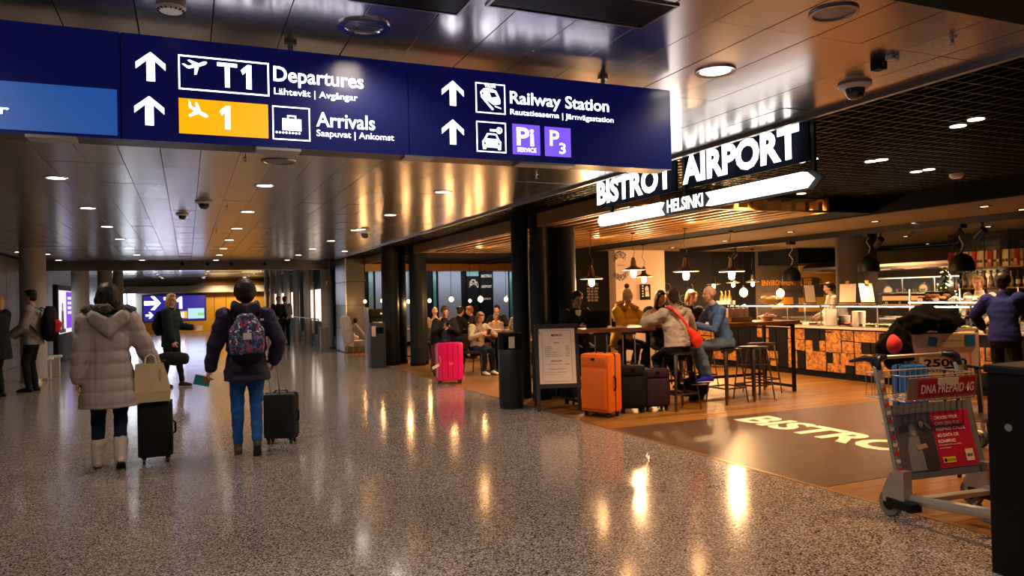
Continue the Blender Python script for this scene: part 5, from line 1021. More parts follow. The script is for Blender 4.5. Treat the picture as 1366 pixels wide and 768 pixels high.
def person(label,loc,yaw,s=1.0,hip=.95,lean=(0,0),hands=((.24,.05,.82),(-.24,.05,.82)),feet=((.1,.02,0),(-.1,-.02,0)),head=(0,0),top=None,legs=None,shoe=None,hair='short',hairm=None,skin='skin',
           hem=-.02,thick=.022,flare=0,vox=.013,elbow=(.3,-1,-.4),knee=(0,1,.1),curl=35,shoefn=None,face=True,sleeve=1.0,topdisp=None,wide=1.0,glasses=False,footyaw=0,boot=False,heel=(0,0),group=None,collar=True,twist=0,hoodup=False,handpole=None,hv=0):
    """local frame: +y is where the person faces, x to their right; s scales everything"""
    t=thing('person',label,'person',loc,yaw,group); t.scale=(s,s,s)
    sk=M[skin]; P=Vector((0,0,hip)); T=Vector((lean[0],lean[1],1)).normalized(); X=Vector((math.cos(R(twist)),math.sin(R(twist)),0)); Xp=(X-T*X.dot(T)).normalized(); Fw=T.cross(Xp)
    chest=P+T*.3+Fw*.01; neck=P+T*.5; hy,hp=head
    hd=Matrix.Rotation(R(hy)+math.atan2(Xp.y,Xp.x),3,'Z')@Matrix.Rotation(R(-hp),3,'X')
    H=neck+T*.07+hd@Vector((0,.03,.115))
    sh=[P+T*.45+Xp*.175*wide,P+T*.45-Xp*.175*wide]; hj=[P+Vector((.09,0,-.03)),P+Vector((-.09,0,-.03))]
    jl=[]; 
    for k in (0,1):
        sg_=1 if k==0 else -1; pol=Vector((elbow[0]*sg_,elbow[1],elbow[2])) if not handpole else Vector(handpole[k])
        e,w_=ik(sh[k],hands[k],.29,.26,pol); jl.append((sh[k],e,w_))
    ll=[]
    for k in (0,1):
        f=Vector(feet[k]); hh=heel[k]; an=f+Vector((0,-.0,.085)); kn,an=ik(hj[k],an,.423,.423,knee if not isinstance(knee[0],tuple) else knee[k]); ll.append((hj[k],kn,an,hh))
    # ---- body: one continuous surface
    b=B()
    b.tube([P-T*.06,P,P+T*.15,chest,P+T*.42],[(.14,.1),(.155,.11),(.125,.095),(.15,.1),(.13,.08)],side=Xp,n=14)
    b.tube([P+T*.43,neck,neck+T*.06+Fw*.015],[.07,.055,.052],n=12)
    for k in (0,1):
        a,e,w_=jl[k]; b.tube([a,a.lerp(e,.5),e,e.lerp(w_,.4),w_],[.05,.045,.038,.037,.026],n=10)
        h_,kn,an,hh=ll[k]; b.tube([h_,h_.lerp(kn,.5),kn,kn.lerp(an,.35),an],[.085,.07,.052,.05,.035],n=10)
        fd=Matrix.Rotation(R(footyaw),3,'Z')@Vector((0,math.cos(hh),-math.sin(hh))); b.tube([an-Vector((0,0,.04)),an+fd*.12-Vector((0,0,.055))],[.032,.03],n=8)
    hm=lambda v: H+hd@Vector(v)
    hr=hd
    b.ell(hm((0,-.012,.025)),(.073,.09,.088),hr); b.ell(hm((0,.02,-.03)),(.06,.068,.08),hr); b.ell(hm((0,.045,-.085)),(.034,.035,.03),hr); b.ell(hm((0,.07,.02)),(.045,.014,.012),hr,1)
    b.tube([hm((0,.075,.015)),hm((0,.1,-.02)),hm((0,.092,-.032))],[.011,.015,.012],n=8)
    for sx in (-1,1): b.ell(hm((sx*.074,-.008,-.012)),(.01,.022,.032),hr,1); b.ell(hm((sx*.035,.055,-.03)),(.02,.02,.02),hr,1)
    if face: b.ell(hm((0,.082,-.058)),(.024,.012,.008),hr,1)
    body=solid('body',b,sk,t,min(vox,.0095))
    # fingers and palm
    for k in (0,1):
        sg_=1 if k==0 else -1; a,e,w_=jl[k]; d=(w_-e).normalized(); ref=Vector((0,1,0)) if abs(d.y)<.8 else Vector((0,0,1)); nrm=Vector((-sg_,0,0)); nrm=(nrm-d*nrm.dot(d)); 
        if nrm.length<.2: nrm=Vector((0,0,-1)); nrm=nrm-d*nrm.dot(d)
        nrm.normalize(); sd=d.cross(nrm).normalized()
        if sd.dot(Vector((0,1,.3)))<0: sd=-sd
        q=B(); q.tube([w_-d*.01,w_+d*.04,w_+d*.085],[(.026,.019),(.04,.017),(.04,.014)],side=sd,n=10)
        for f_,(off,ln) in enumerate(((.031,.072),(.011,.08),(-.01,.074),(-.029,.058))):
            p0=w_+d*.08+sd*off; cc=R(curl+4*f_); p1=p0+(d*math.cos(cc*.6)+nrm*math.sin(cc*.6))*ln*.42; p2=p1+(d*math.cos(cc*1.6)+nrm*math.sin(cc*1.6))*ln*.33; p3=p2+(d*math.cos(cc*2.3)+nrm*math.sin(cc*2.3))*ln*.25
            q.tube([p0-d*.012,p0,p1,p2,p3],[.009,.0095,.009,.008,.0065],n=7)
        p0=w_+d*.03+sd*.03; p1=p0+(d*.6+sd*.65+nrm*.4).normalized()*.035; p2=p1+(d*.85+sd*.15+nrm*.6).normalized()*.03; q.tube([p0-sd*.012,p0,p1,p2],[.013,.012,.01,.008],n=7)
        q.done('hand',sk,t,2)
    if face:
        for sx in (-1,1):
            o=B().ell(hm((sx*.03,.069,.002)),(.0125,.008,.0075),hr,1).done('eye',M['eyew'],t,2); B().ell(hm((sx*.03,.0755,.002)),(.006,.004,.006),hr,1).done('iris',M['eye'],o,2)
            B().tube([hm((sx*.014,.082,.02)),hm((sx*.032,.08,.025)),hm((sx*.048,.07,.02))],.0035,n=5).done('eyebrow',hairm or M['eye'],t,2)
        B().tube([hm((-.021,.085,-.057)),hm((0,.093,-.056)),hm((.021,.085,-.057))],[(.003,.003),(.007,.006),(.003,.003)],n=6).done('mouth',M['lip'],t,2)
    if glasses:
        g=B()
        for sx in (-1,1):
            pr=[hm((sx*.031+.022*math.cos(a),.088,.002+.017*math.sin(a))) for a in [k*PI/6 for k in range(12)]]
            for i in range(12): g.tube([pr[i],pr[(i+1)%12]],.0025,n=4)
            g.tube([hm((sx*.053,.086,.004)),hm((sx*.076,.0,.004))],.0025,n=4)
        g.tube([hm((-.009,.09,.004)),hm((.009,.09,.004))],.0025,n=4); g.done('glasses',M['black'],t)
    # ---- trousers
    if legs:
        q=B(); q.tube([P-T*.08,P,P+T*.1],[(.15,.115),(.165,.12),(.145,.108)],side=X,n=14)
        for k in (0,1):
            h_,kn,an,hh=ll[k]; q.tube([h_,h_.lerp(kn,.5),kn,kn.lerp(an,.35),an+(kn-an)*.06],[.1,.084,.066,.062,.05],n=12)
        solid('trousers',q,legs,t,vox,folds(.009,10,1.6))
    # ---- shoes
    for k in (0,1):
        h_,kn,an,hh=ll[k]; fd=Matrix.Rotation(R(footyaw),3,'Z')@Vector((0,math.cos(hh),-math.sin(hh))); up=Vector((0,math.sin(hh),math.cos(hh))); up=Matrix.Rotation(R(footyaw),3,'Z')@up; base=an-up*.085
        q=B(); q.tube([base-fd*.04+up*.035,base+fd*.06+up*.04,base+fd*.14+up*.03,base+fd*.17+up*.026],[(.036,.035),(.042,.04),(.042,.028),(.034,.022)],side=X,n=12); q.tube([base+up*.04,an+(kn-an).normalized()*.03],[.042,.042],n=12)
        if boot: q.tube([base+up*.05,an+(kn-an).normalized()*.1,an+(kn-an).normalized()*.15],[.055,.064,.07],n=14); q.ell(base+fd*.13+up*.04,(.05,.065,.04))
        o=solid('shoe',q,shoe or M['black'],t,.008,folds(.006,20) if boot else None)
        z=B(); z.tube([base-fd*.06+up*.008,base-fd*.0+up*.008,base+fd*.1+up*.008,base+fd*.18+up*.008],[(.03,.01),(.038,.011),(.044,.011),(.03,.009)],side=X,n=12); z.done('sole',M['rubber'] if not shoefn else shoefn,o,2)
    # ---- top garment
    if top:
        q=B(); th=thick; dn=-T if hip<.8 else Vector((0,0,-1)); 
        if hem<0:
            q.tube([P+dn*(-hem),P+dn*(-hem)*.5,P,P+T*.15,chest,P+T*.42,P+T*.475],[(.165+th+flare,.125+th+flare*.8),(.165+th+flare*.5,.122+th+flare*.4),(.16+th,.118+th),(.135+th,.1+th),(.16*wide+th,.112+th),(.15*wide+th*.8,.085+th),(.085,.065)],side=Xp,n=18,cap=False)
        else:
            q.tube([P+T*hem,P+T*.15,chest,P+T*.42,P+T*.475],[(.155+th,.115+th),(.138+th,.102+th),(.16*wide+th,.112+th),(.15*wide+th*.8,.085+th),(.085,.065)],side=Xp,n=18,cap=False)
        for k in (0,1):
            a,e,w_=jl[k]; we=e.lerp(w_,.93*sleeve); q.ell(a,(.062+th,.062+th,.062+th)); q.tube([a.lerp(chest,.2),a,a.lerp(e,.5),e,e.lerp(we,.5),we],[.06+th,.058+th,.052+th,.045+th,.042+th*.9,.036+th*.8],n=12)
        if collar: q.tube([P+T*.44,neck+T*.01,neck+T*.045+Fw*.005],[(.1,.08),(.072,.068),(.07,.068)],side=Xp,n=14,cap=False)
        solid('jacket' if th>.012 else 'shirt',q,top,t,vox,topdisp or folds(.008,8,1.3))
    # ---- hair
    if hair:
        q=B()
        if hair in('short','bun','pony','long','bob','grey'):
            q.ell(hm((0,-.026,.038)),(.082,.093,.088),hr); q.ell(hm((0,-.045,-.02)),(.074,.06,.07),hr); q.ell(hm((0,.03,.088)),(.06,.05,.028),hr)
            for sx in (-1,1): q.ell(hm((sx*.07,-.018,.02)),(.016,.04,.045),hr)
        if hair in('long','bob'):
            L_=-.14 if hair=='bob' else -.26
            for sx in (-1,1): q.tube([hm((sx*.066,-.005,.03)),hm((sx*.08,-.012,-.04)),hm((sx*.075,-.02,L_*.75))],[(.022,.04),(.026,.045),(.018,.035)],side=(hr@Vector((1,0,0))),n=10)
            q.tube([hm((0,-.07,.03)),hm((0,-.085,-.05)),hm((0,-.08,L_))],[(.07,.04),(.075,.035),(.05,.022)],side=(hr@Vector((1,0,0))),n=12)
        if hair=='bun': q.ell(hm((0,-.12,.05)),(.04,.04,.04),hr)
        if hair=='pony': q.ell(hm((0,-.11,.04)),(.025,.025,.025),hr); q.tube([hm((0,-.115,.03)),hm((0,-.15,-.05)),hm((0,-.13,-.16))],[.022,.028,.012],n=8)
        if hair=='bald': q.ell(hm((0,-.05,-.02)),(.07,.05,.04),hr)
        solid('hair',q,hairm or M['eye'],t,.009,lambda p,n:hv+.006*noise.noise(Vector((p.x*40,p.y*40,p.z*14)))+hv*.4*noise.noise(p*12),2)
    t['_']=0; del t['_']
    info=dict(t=t,H=H,hm=hm,hr=hr,P=P,T=T,Xp=Xp,Fw=Fw,neck=neck,chest=chest,jl=jl,ll=ll,W=lambda v: Matrix.Translation(loc)@Matrix.Rotation(yaw,4,'Z')@(Vector(v)*s))
    return info
HB=mat('dark_brown_hair',(.018,.01,.007),.5,bump=(90,.4,(1,1,.2)),spec=.3); HK=mat('black_hair',(.008,.007,.007),.45,bump=(90,.4,(1,1,.2)),spec=.3); HY=mat('blonde_hair',(.42,.24,.1),.5,bump=(90,.4,(1,1,.2))); HR=mat('ginger_hair',(.28,.09,.03),.5,bump=(90,.4,(1,1,.2))); HG=mat('white_hair',(.6,.52,.44),.55,bump=(90,.4,(1,1,.2)))
jean=fab('blue_denim',(.015,.09,.32)); jeand=fab('dark_denim',(.01,.02,.05)); blackf=fab('black_cloth',(.007,.007,.009)); navyf=fab('navy_purple_shell',(.022,.014,.045),rough=.6)
coatm=fab('taupe_quilted_nylon',(.36,.285,.26),.9,.55); furm=mat('grey_brown_fur',(.06,.045,.04),.9,bump=(70,1)); bootm=mat('cream_suede',(.62,.5,.42),.9,bump=(60,.4))
# --- woman in quilted coat
def quilt(p,n):
    ln=[.62,.74,.86,1.0,1.12,1.3]; d=min(abs(p.z-l) for l in ln); a=0 if abs(p.x)>.3 else 0
    v=min(1,d/.045); q=.014*math.sqrt(v)-.008
    dx=abs(abs(p.x)-.125)
    if n.y<-.3 and p.z<1.25 and dx<.02: q-=.006*(1-dx/.02)
    return q+.004*noise.noise(p*11)+.0025*noise.noise(p*30)
p=at(148,624,z=0)
wm=person('woman walking away in a taupe quilted coat with fur hood and cream boots',(p.x,p.y,0),R(4),s=1.0,hip=.95,hands=((.42,.12,.88),(-.26,-.02,.84)),feet=((.085,-.1,.035),(-.11,.1,0)),heel=(.45,0),top=coatm,legs=jeand,shoe=bootm,hair='bob',hairm=HB,hem=-.36,thick=.042,flare=.065,vox=.011,elbow=(.6,-.8,-.3),boot=True,shoefn=M['rubber'],topdisp=quilt,hv=.018)
q=B(); hc=wm['neck']+Vector((0,-.07,.02))
q.tube([hc+Vector((-.17,.06,.02)),hc+Vector((-.13,-.06,-.03)),hc+Vector((0,-.12,-.13)),hc+Vector((.13,-.06,-.03)),hc+Vector((.17,.06,.02))],[(.05,.03),(.07,.045),(.1,.05),(.07,.045),(.05,.03)],side=(0,0,1),n=14)
solid('hood',q,coatm,wm['t'],.011,folds(.008,9))
q=B()
fp=[(-.19,.07,.045),(-.17,-.03,.055),(-.1,-.1,.065),(0,-.13,.068),(.1,-.1,.065),(.17,-.03,.055),(.19,.07,.045)]
q.tube([wm['neck']+Vector(v)+Vector((0,-.01,.0)) for v in fp],.05,n=12)
solid('fur_trim',q,furm,wm['t'],.008,lambda p,n:.012*noise.noise(p*55)+.01*noise.noise(p*28),1)
B().tube([(-.29,-.03,.9),(-.3,-.02,.93),(-.26,.0,.94)],.014,n=6).done('cuff_strap',M['dark'],wm['t'])
# --- woman in navy jacket with patterned pack
p=at(331,606,z=0)
hik=fab('hiking_boot',(.1,.07,.045))
wn_=person('woman walking away in a navy purple jacket and blue jeans with patterned backpack',(p.x,p.y,0),R(-2),s=1.01,hip=.95,hands=((.27,.1,.92),(-.36,.1,.83)),feet=((.085,-.12,.05),(-.09,.1,0)),heel=(.75,0),top=navyf,legs=jean,shoe=hik,hair='short',hairm=HB,hv=.024,hem=-.2,thick=.035,flare=.028,vox=.011,elbow=(.7,-.8,-.2),shoefn=M['rubber'],topdisp=folds(.014,7,1.6),curl=45,wide=1.12)
q=B(); hc=wn_['neck']+Vector((0,-.07,.03)); q.tube([hc+Vector((-.11,.07,.03)),hc+Vector((-.1,-.03,.0)),hc+Vector((0,-.07,-.05)),hc+Vector((.1,-.03,.0)),hc+Vector((.11,.07,.03))],[(.05,.035),(.07,.045),(.09,.05),(.07,.045),(.05,.035)],side=(0,0,1),n=14); solid('hood',q,navyf,wn_['t'],.011,folds(.01,9))
B().box((.15,-.13,1.36),(.035,.006,.02)).done('shoulder_patch',M['white'],wn_['t'])
def backpack(label,inf,dims,m,m2=None,off=.21,zc=.26,pocket=None,patch=None,strapm=None):
    w_,h,d=dims; W_=inf['W']; c=inf['P']+inf['T']*zc-inf['Fw']*(off)
    rot=Matrix((inf['Xp'],inf['Fw'],inf['T'])).transposed()
    g=thing('backpack',label,'backpack',(0,0,0)); g.matrix_world=inf_mat(inf)@Matrix.Translation(c)@rot.to_4x4(); b_=inf_mat(inf)@Matrix.Translation(c)@rot.to_4x4(); g.matrix_world=b_
    q=B(); q.tube([(0,0,-h*.42),(0,0,-h*.2),(0,0,h*.15),(0,0,h*.38)],[(w_*.44,d*.42),(w_*.5,d*.5),(w_*.48,d*.46),(w_*.3,d*.34)],n=18); solid('pack_body',q,m,g,.01,folds(.006,12))
    q=B(); q.tube([(0,-d*.42,-h*.3),(0,-d*.48,-h*.05),(0,-d*.4,h*.03)],[(w_*.36,d*.15),(w_*.38,d*.16),(w_*.3,d*.1)],n=16); solid('front_pocket',q,m2 or m,g,.01,folds(.004,14))
    if m2: B().tube([(0,-.0,-h*.47),(0,.0,-h*.4)],[(w_*.42,d*.42),(w_*.46,d*.46)],n=18).done('base_panel',strapm or M['blackm'],g,2)
    if patch: B().box((.0,-d*.66,.01),(.075,.006,.065)).done('logo_patch',patch,g)
    for sx in (-1,1):
        B().tube([(sx*w_*.28,d*.3,h*.36),(sx*w_*.36,d*.3+.1,h*.45+.02),(sx*w_*.42,d*.3+.2,h*.33),(sx*w_*.46,d*.3+.22,h*.05),(sx*w_*.5,d*.3+.08,-h*.3),(sx*w_*.4,d*.2,-h*.4)],[(.026,.006)]*6,side=(1,0,0),n=6).done('shoulder_strap',strapm or M['black'],g,2)
    B().tube([(-.03,d*.2,h*.42),(0,d*.22,h*.52),(.03,d*.2,h*.42)],.008,n=6).done('grab_loop',strapm or M['black'],g,2)
    return g
def inf_mat(inf):
    o=inf['t']; return Matrix.Translation(o.location)@Matrix.Rotation(o.rotation_euler.z,4,'Z')@Matrix.Diagonal((*o.scale,1))
cam_=camo(); backpack('floral patterned blue white and red backpack on the woman in navy jacket',wn_,(.34,.44,.2),cam_,cam_,off=.27,zc=.25,patch=mat('pale_patch',(.5,.45,.42),.6),strapm=M['blackm'])
bk=B().box((0,0,0),(.15,.02,.1),Matrix.Rotation(R(15),4,'Y')).done('booklet',mat('teal_cover',(.01,.22,.24),.4),None); bk.location=wn_['W']((-.42,.12,.76)); tag(bk,'teal and red booklet held in the left hand of the woman in navy','booklet'); B().box((.04,-.011,.01),(.06,.002,.06),Matrix.Rotation(R(15),4,'Y')).done('red_cover_print',mat('red_cover_print',(.45,.06,.04),.4),bk)
# --- woman in dark green coat
p=at(229,516,z=0)
gr=fab('bottle_green_coat',(.006,.02,.02))
wg=person('blonde woman in a dark green coat looking right with a black backpack',(p.x,p.y,0),R(-115),s=1.0,hip=.95,hands=((.2,.14,.86),(-.16,.34,1.1)),feet=((.09,-.12,0),(-.09,.16,0)),top=gr,legs=blackf,shoe=fab('brown_leather',(.06,.03,.015)),hair='long',hairm=HY,hem=-.2,thick=.035,vox=.015,elbow=(.2,-1,-.2),head=(-25,5),skin='skinp',glasses=True)
backpack('plain black backpack worn by the blonde woman in green',wg,(.3,.44,.17),blackf,off=.22)
df=thing('holdall','black holdall hanging from the right hand of the woman in green','bag',tuple(wg['W']((.28,.16,.42))),R(-10)); q=B(); q.tube([(-.2,0,.12),(-.1,0,.13),(.1,0,.13),(.2,0,.12)],[(.1,.11),(.12,.13),(.12,.13),(.1,.11)],side=(0,1,0),n=14); solid('body',q,blackf,df,.013,folds(.01,9)); B().tube([(-.1,0,.22),(-.06,0,.34),(.06,0,.34),(.1,0,.22)],.01,n=6).done('handles',M['black'],df)
o=B().box((0,0,0),(.14,.03,.1),Matrix.Rotation(.4,4,'Z')).done('folded_paper',M['cream'],None); o.location=wg['W']((-.16,.46,1.08)); tag(o,'folded white paper in the left hand of the woman in green','paper')
# --- man with red and black backpack
p=at(45,522,z=0)
mg=person('man in a pale grey jacket facing left with a red and black backpack',(p.x,p.y,0),R(80),s=1.07,hip=.95,hands=((.17,.26,.98),(-.17,.28,.98)),feet=((.1,.0,0),(-.1,.04,0)),top=fab('pale_grey_jacket',(.3,.27,.24)),legs=blackf,shoe=M['black'],hair='short',hairm=HK,hem=-.14,thick=.035,flare=.02,vox=.014,skin='skin',head=(0,2),elbow=(.4,-1,-.3))
redf=fab('red_pack_fabric',(.4,.01,.015)); backpack('red and black bulging backpack on the man at left',mg,(.36,.52,.26),blackf,redf,off=.27,zc=.24)
for sx in (-1,1): pass
p=at(4,530,z=0)
person('blonde person in a long black coat cropped by the left edge',(p.x-.05,p.y,0),R(70),s=1.02,hip=.95,hands=((.2,.1,.8),(-.24,.02,.8)),top=fab('black_coat_cloth',(.012,.012,.016)),legs=blackf,hair='bob',hairm=HY,hem=-.3,thick=.04,flare=.03,vox=.015,skin='skinp')
# --- far walkers at right of corridor
for u,v,l,m_,hm_ in ((382,460,'distant person in a grey top standing by the railing',fab('grey_top',(.16,.14,.12)),HK),(371,461,'distant dark dressed person left of the grey topped one by the railing',blackf,HK)):
    p=at(u,v,z=0); person(l,(p.x,p.y,0),R(20 if u>375 else -160),hip=.95,top=m_,legs=blackf,hairm=hm_,vox=.02,thick=.03,lean=(0,.12),hands=((.2,.3,1.0),(-.2,.3,1.0)))
p=at(143,455,z=0); person('distant dark person glimpsed between the round columns on the left',(p.x-.5,p.y-2,0),R(150),hip=.95,top=blackf,legs=blackf,hairm=HK,vox=.02,thick=.03)
# --- seated man with phone
SIT=dict(hip=.55,knee=(0,.3,1))
sm1=person('man in dark suit jacket sitting cross legged and looking at his phone',(4.98,15.1,0),R(170),s=1.03,hip=.56,lean=(0,-.08),hands=((.05,.26,.92),(-.03,.27,.9)),feet=((-.02,.68,.22),(-.16,.42,0)),knee=((.2,.2,1),(0,.3,1)),top=fab('black_jacket_cloth',(.012,.013,.018)),legs=fab('charcoal_trousers',(.02,.022,.03)),shoe=fab('tan_shoe',(.3,.15,.05)),hair='short',hairm=mat('brown_hair',(.08,.04,.02),.5,bump=(90,.4,(1,1,.2))),hem=.02,thick=.03,vox=.013,head=(0,22),elbow=(.8,-.5,-.5),heel=(-.2,0),curl=60)
B().tube([(0,.12,.62),(0,.14,.8),(0,.13,.98)],[(.1,.03),(.1,.03),(.05,.02)],n=12).done('blue_shirt_front',fab('steel_blue_shirt',(.08,.12,.2)),sm1['t'],2)
def phone(lab,pos,rx=40,rz=0): o=B().bb(-.036,.036,-.004,.004,-.075,.075,bev=.002).done('phone',M['smoke'],None); o.location=pos; o.rotation_euler=(R(rx),0,rz); tag(o,lab,'phone'); return o
phone('dark phone in the hands of seated man in the suit jacket',sm1['W']((.0,.33,.95)))
# --- girl
gl_=person('girl in a grey top with yellow scarf sitting sideways looking at a phone',(5.38,14.3,0),R(195),s=.95,hip=.55,lean=(0,.2),hands=((.1,.36,.86),(-.2,.4,.84)),feet=((.1,.4,0),(-.1,.44,0)),knee=(0,.3,1),top=fab('pale_grey_sweater',(.4,.34,.3)),legs=jeand,shoe=M['white'],hair='bob',hairm=mat('light_brown_hair',(.14,.07,.035),.5,bump=(90,.4,(1,1,.2))),hem=.02,thick=.02,vox=.013,head=(-8,25),skin='skinp',elbow=(.9,-.2,-.6),curl=55)
q=B(); q.tube([(.02,.1,.98),(.03,.2,.9),(.05,.2,.72)],[(.07,.03),(.05,.025),(.05,.02)],n=10); solid('scarf',q,fab('yellow_scarf',(.6,.4,.08)),gl_['t'],.012,folds(.01,14))
phone('black phone held by the girl with yellow scarf',gl_['W']((.0,.46,.9)))
# --- diners
def diner(label,x,y,yaw,top,hairm,hair='short',head=(0,15),skin='skin',hands=((.12,.34,.86),(-.12,.34,.86)),**k):
    return person(label,(x,y,0),R(yaw),hip=.55,lean=k.pop('lean',(0,.22)),hands=hands,feet=((.1,.42,0),(-.1,.38,0)),knee=(0,.3,1),top=top,legs=jeand,hair=hair,hairm=hairm,hem=.02,thick=.02,vox=k.pop('vox',.016),head=head,skin=skin,elbow=(.8,-.4,-.6),**k)
diner('white haired man in a beige jumper sitting with his back turned',5.78,18.3,-15,fab('beige_jumper',(.55,.4,.28)),HG,'bald',skin='skinp')
diner('dark haired woman in black sitting opposite the red haired man',6.15,17.8,-70,blackf,HK,'bun',glasses=True)
diner('red haired man in black facing left at the dining table',6.9,18.3,75,blackf,HR,skin='skinp')
diner('woman in a black and white checked shirt seen from behind at the brown table',7.15,16.2,-50,mat('checked_shirt',(.03,.025,.03),.8,var=((.6,.52,.45),16)),HB,'bob')
diner('dark haired diner in a dark top behind the checked shirt woman',7.75,18.9,150,blackf,HK)
diner('diner with dark hair in a rose top at the far right table',8.35,17.7,110,fab('rose_top',(.4,.15,.1)),HK,skin='skinp')
diner('child in pale clothes beside the red haired man',7.05,17.3,170,fab('pale_child_top',(.6,.45,.38)),HB,hands=((.12,.3,.8),(-.12,.3,.8)),skin='skinp',s=.82) if 0 else person('small child in pale top between the red haired man and checked shirt woman',(7.15,17.6,-.08),R(170),s=.8,hip=.72,lean=(0,.1),hands=((.12,.34,.92),(-.12,.34,.92)),feet=((.1,.42,.1),(-.1,.38,.1)),knee=(0,.3,1),top=fab('pale_child_top',(.6,.45,.38)),legs=jeand,hair='short',hairm=HY,hem=.02,vox=.016,skin='skinp')
o=blob('yellow_coat','mustard coat draped over the chair behind the checked shirt woman','coat',(7.05,15.7,.72),(.2,.12,.25),fab('mustard_fabric',(.6,.32,.04)),9,.25)
for k,(x,y,z) in enumerate(((6.3,18.5,.75),(6.45,18.75,.75),(6.8,16.7,.75),(7.1,16.5,.75),(8.1,18.4,.75))):
    o=B().lathe([(0,0),(.07,0),(.12,.015),(.118,.02),(.06,.006),(0,.006)],n=22).done('plate',M['wht'],None,True,(x,y,z)); tag(o,'white dinner plate on a dining table of the far group','plate','dinner plates on the dining tables')
for k,(x,y) in enumerate(((5.9,14.7),(6.05,14.45),(6.25,13.1))): glassc(x,y,.75,('tumbler nearer the girl on her dining table','tumbler on near edge of the girl\'s dining table','tumbler on the table behind the bin')[k])
# --- bar group
mlap=person('man with black hair and glasses in a suit behind the laptop',(5.32,9.93,0),R(176),s=.98,hip=.85,lean=(0,.08),hands=((.13,.4,1.1),(-.13,.4,1.1)),feet=((.12,.3,.27),(-.12,.3,.27)),knee=(0,1,.6),top=fab('black_suit_cloth',(.012,.012,.016)),legs=blackf,hair='short',hairm=HK,hem=.02,thick=.025,vox=.012,head=(0,18),glasses=True,elbow=(.9,-.3,-.6))
B().tube([(0,.13,1.17),(0,.12,1.34)],[(.02,.015),(.05,.02)],n=10).done('white_shirt_front',M['white'],mlap['t'],2)
yc=fab('yellow_parka',(.85,.53,.02),rough=.6)
wy=person('woman in a yellow parka with fur collar and white pompom hat at the bar table',(6.2,10.05,0),R(196),s=.98,hip=.85,lean=(0,.2),hands=((.06,.38,1.14),(-.2,.36,1.2)),feet=((.12,.3,.27),(-.12,.3,.27)),knee=(0,1,.6),top=yc,legs=jeand,shoe=M['white'],hair='short',hairm=HB,hem=-.12,thick=.045,vox=.012,head=(-25,12),skin='skinp',elbow=(1,-.3,-.5),curl=70)
q=B(); hm=wy['hm']; q.ell(hm((0,-.02,.06)),(.09,.1,.085),wy['hr']); q.tube([hm((0,-.01,.03)),hm((0,-.015,.06))],[(.096,.105)]*2,side=wy['hr']@Vector((1,0,0)),n=16); solid('knitted_hat',q,fab('cream_knit',(.75,.58,.42)),wy['t'],.009,lambda p,n:.003*math.sin(math.atan2(p.y-hm((0,0,0)).y,p.x-hm((0,0,0)).x)*26))
q=B(); q.ell(hm((0,-.05,.185)),(.042,.042,.042)); solid('pompom',q,mat('brown_fur_pompom',(.16,.09,.05),.9,bump=(70,1)),wy['t'],.008,lambda p,n:.014*noise.noise(p*60),1)
q=B(); nk=wy['neck']; q.tube([nk+Vector(v) for v in ((-.14,.1,.0),(-.15,-.02,.05),(-.08,-.1,.08),(.0,-.12,.09),(.08,-.1,.08),(.15,-.02,.05),(.14,.1,.0))],.045,n=12); solid('fur_collar',q,mat('golden_fur',(.4,.2,.06),.9,bump=(70,1)),wy['t'],.009,lambda p,n:.016*noise.noise(p*50),1)
mug=B().lathe([(0,0),(.035,0),(.04,.1),(.036,.1),(.03,.01),(0,.01)],n=18).done('paper_cup',mat('rose_tray'),None,True,tuple(wy['W']((-.23,.45,1.19)))); tag(mug,'rose red paper cup in the hand of the woman in yellow','cup')
wb=person('person in pale sports jacket with a red shoulder bag seen from behind on a stool',(6.0,8.33,0),R(-3),s=.98,hip=.84,lean=(0,.1),hands=((.2,.38,1.13),(-.2,.36,1.3)),feet=((.12,.12,.24),(-.14,.14,.24)),knee=(0,1,.3),top=fab('pale_sports_shell',(.5,.4,.34),rough=.7),legs=blackf,hair='short',hairm=mat('brown_hair'),hem=.0,thick=.035,vox=.011,head=(-8,5),elbow=(1,-.2,-.7),topdisp=folds(.011,8,1.6))
q=B(); hc=wb['neck']+Vector((0,-.06,0)); q.tube([hc+Vector((-.1,.05,.03)),hc+Vector((-.09,-.04,-.01)),hc+Vector((0,-.07,-.05)),hc+Vector((.09,-.04,-.01)),hc+Vector((.1,.05,.03))],[(.045,.03),(.055,.035),(.07,.04),(.055,.035),(.045,.03)],side=(0,0,1),n=12); solid('hood',q,fab('pale_sports_shell'  ,(.5,.4,.34)),wb['t'],.011,folds(.008,10))
redm=mat('red_bag_leather',(.7,.03,.015),.4); rb=thing('shoulder_bag','red shoulder bag on a long strap across the pale sports jacket','bag',(0,0,0)); rb.matrix_world=inf_mat(wb)
q=B(); q.tube([(.06,-.21,1.08),(.14,-.22,.98),(.2,-.2,.9)],[(.04,.03),(.085,.05),(.1,.05)],n=12,side=(0,0,1)); solid('pouch',q,redm,rb,.01,folds(.006,12)); B().tube([(-.14,.02,1.4),(-.12,-.12,1.36),(-.04,-.19,1.24),(.05,-.21,1.1)],[(.02,.006)]*4,side=(1,0,.8),n=6).done('strap',redm,rb,2)
blueshirt=fab('denim_blue_shirt',(.09,.19,.46),.8,.75)
mb=person('bald man in a blue shirt and jeans leaning forward on a bar stool',(6.93,8.5,0),R(78),s=1.02,hip=.84,lean=(0,.32),hands=((.28,.48,1.12),(-.05,.46,1.08)),feet=((.12,.26,.24),(-.1,.3,.3)),knee=(0,1,.5),top=blueshirt,legs=fab('faded_denim',(.1,.15,.24)),shoe=fab('royal_blue_trainer',(.02,.02,.5)),shoefn=M['white'],hair=None,hairm=HB,hem=.03,thick=.01,vox=.011,head=(0,6),skin='skinf',elbow=(.6,-.4,-.9),topdisp=folds(.011,8,1.6))
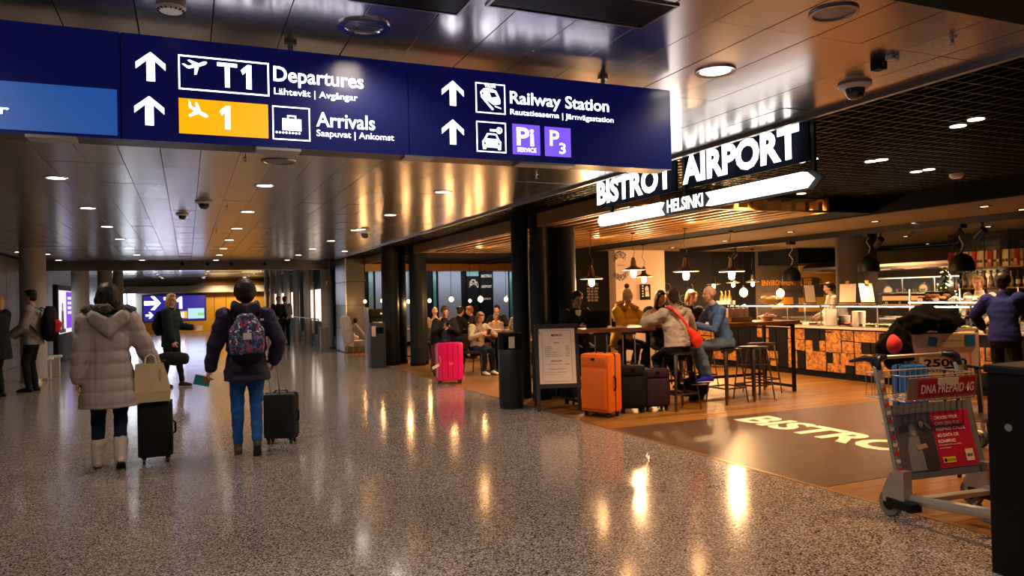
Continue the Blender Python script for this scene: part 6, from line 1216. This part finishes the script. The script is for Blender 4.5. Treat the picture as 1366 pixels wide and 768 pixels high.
B().tube([(-.13,-.06,.9),(-.15,.05,.9),(0,.14,.92),(.15,.05,.9),(.13,-.06,.9)],[(.018,.006)]*5,side=(0,0,1),n=6).done('belt',M['black'],mb['t'],2)
dkp=person('person in navy coat with dark hair sitting across between the two stools',(6.82,9.98,0),R(170),s=.98,hip=.84,lean=(0,.15),hands=((.15,.38,1.12),(-.15,.38,1.12)),feet=((.12,.3,.27),(-.12,.3,.27)),knee=(0,1,.6),top=fab('navy_coat_cloth',(.012,.02,.06)),legs=blackf,hair='long',hairm=HK,hem=.0,thick=.04,vox=.014,head=(10,15))
bl=person('blonde woman looking down behind the bald man at the bar table',(7.42,10.0,0),R(165),s=.98,hip=.84,lean=(0,.15),hands=((.15,.36,1.13),(-.15,.36,1.13)),feet=((.12,.3,.27),(-.12,.3,.27)),knee=(0,1,.6),top=fab('black_knit',(.015,.014,.016)),legs=blackf,hair='bob',hairm=HY,hem=.0,thick=.02,vox=.013,head=(10,20),skin='skinp')
bg=blob('handbag','black handbag on the floor beneath the bald man','bag',(6.75,8.95,.17),(.2,.13,.17),bf,12,.18)
# --- staff and customer
person('staff member with dark ponytail in a white shirt behind the counter',(12.1,11.4,0),R(60),s=.98,hip=.95,lean=(0,.12),hands=((.2,.35,1.0),(-.2,.35,1.0)),top=fab('white_shirt_cloth',(.7,.58,.48)),legs=blackf,hair='pony',hairm=HB,hem=.0,thick=.01,vox=.014,head=(0,15),skin='skinp')
person('blonde server with tied hair behind the pastry display',(11.75,8.1,0),R(105),s=.99,hip=.95,lean=(0,.1),hands=((.2,.35,1.0),(-.2,.35,1.0)),top=fab('white_shirt_cloth'  ,(.7,.58,.48)),legs=blackf,hair='pony',hairm=HY,hem=.0,thick=.01,vox=.013,head=(0,12),skin='skinp')
person('customer in a royal blue jumper leaning at the counter with back turned',(9.75,6.42,0),R(-72),s=1.0,hip=.92,lean=(-.04,.1),hands=((.25,.42,.98),(-.34,.32,.98)),feet=((.12,-.05,0),(-.14,.0,0)),top=fab('royal_blue_jumper',(.008,.012,.11),.8,.9),legs=blackf,hair='short',hairm=HK,hem=-.1,thick=.03,vox=.011,elbow=(1,-.3,-.4),skin='skin',hv=.012)
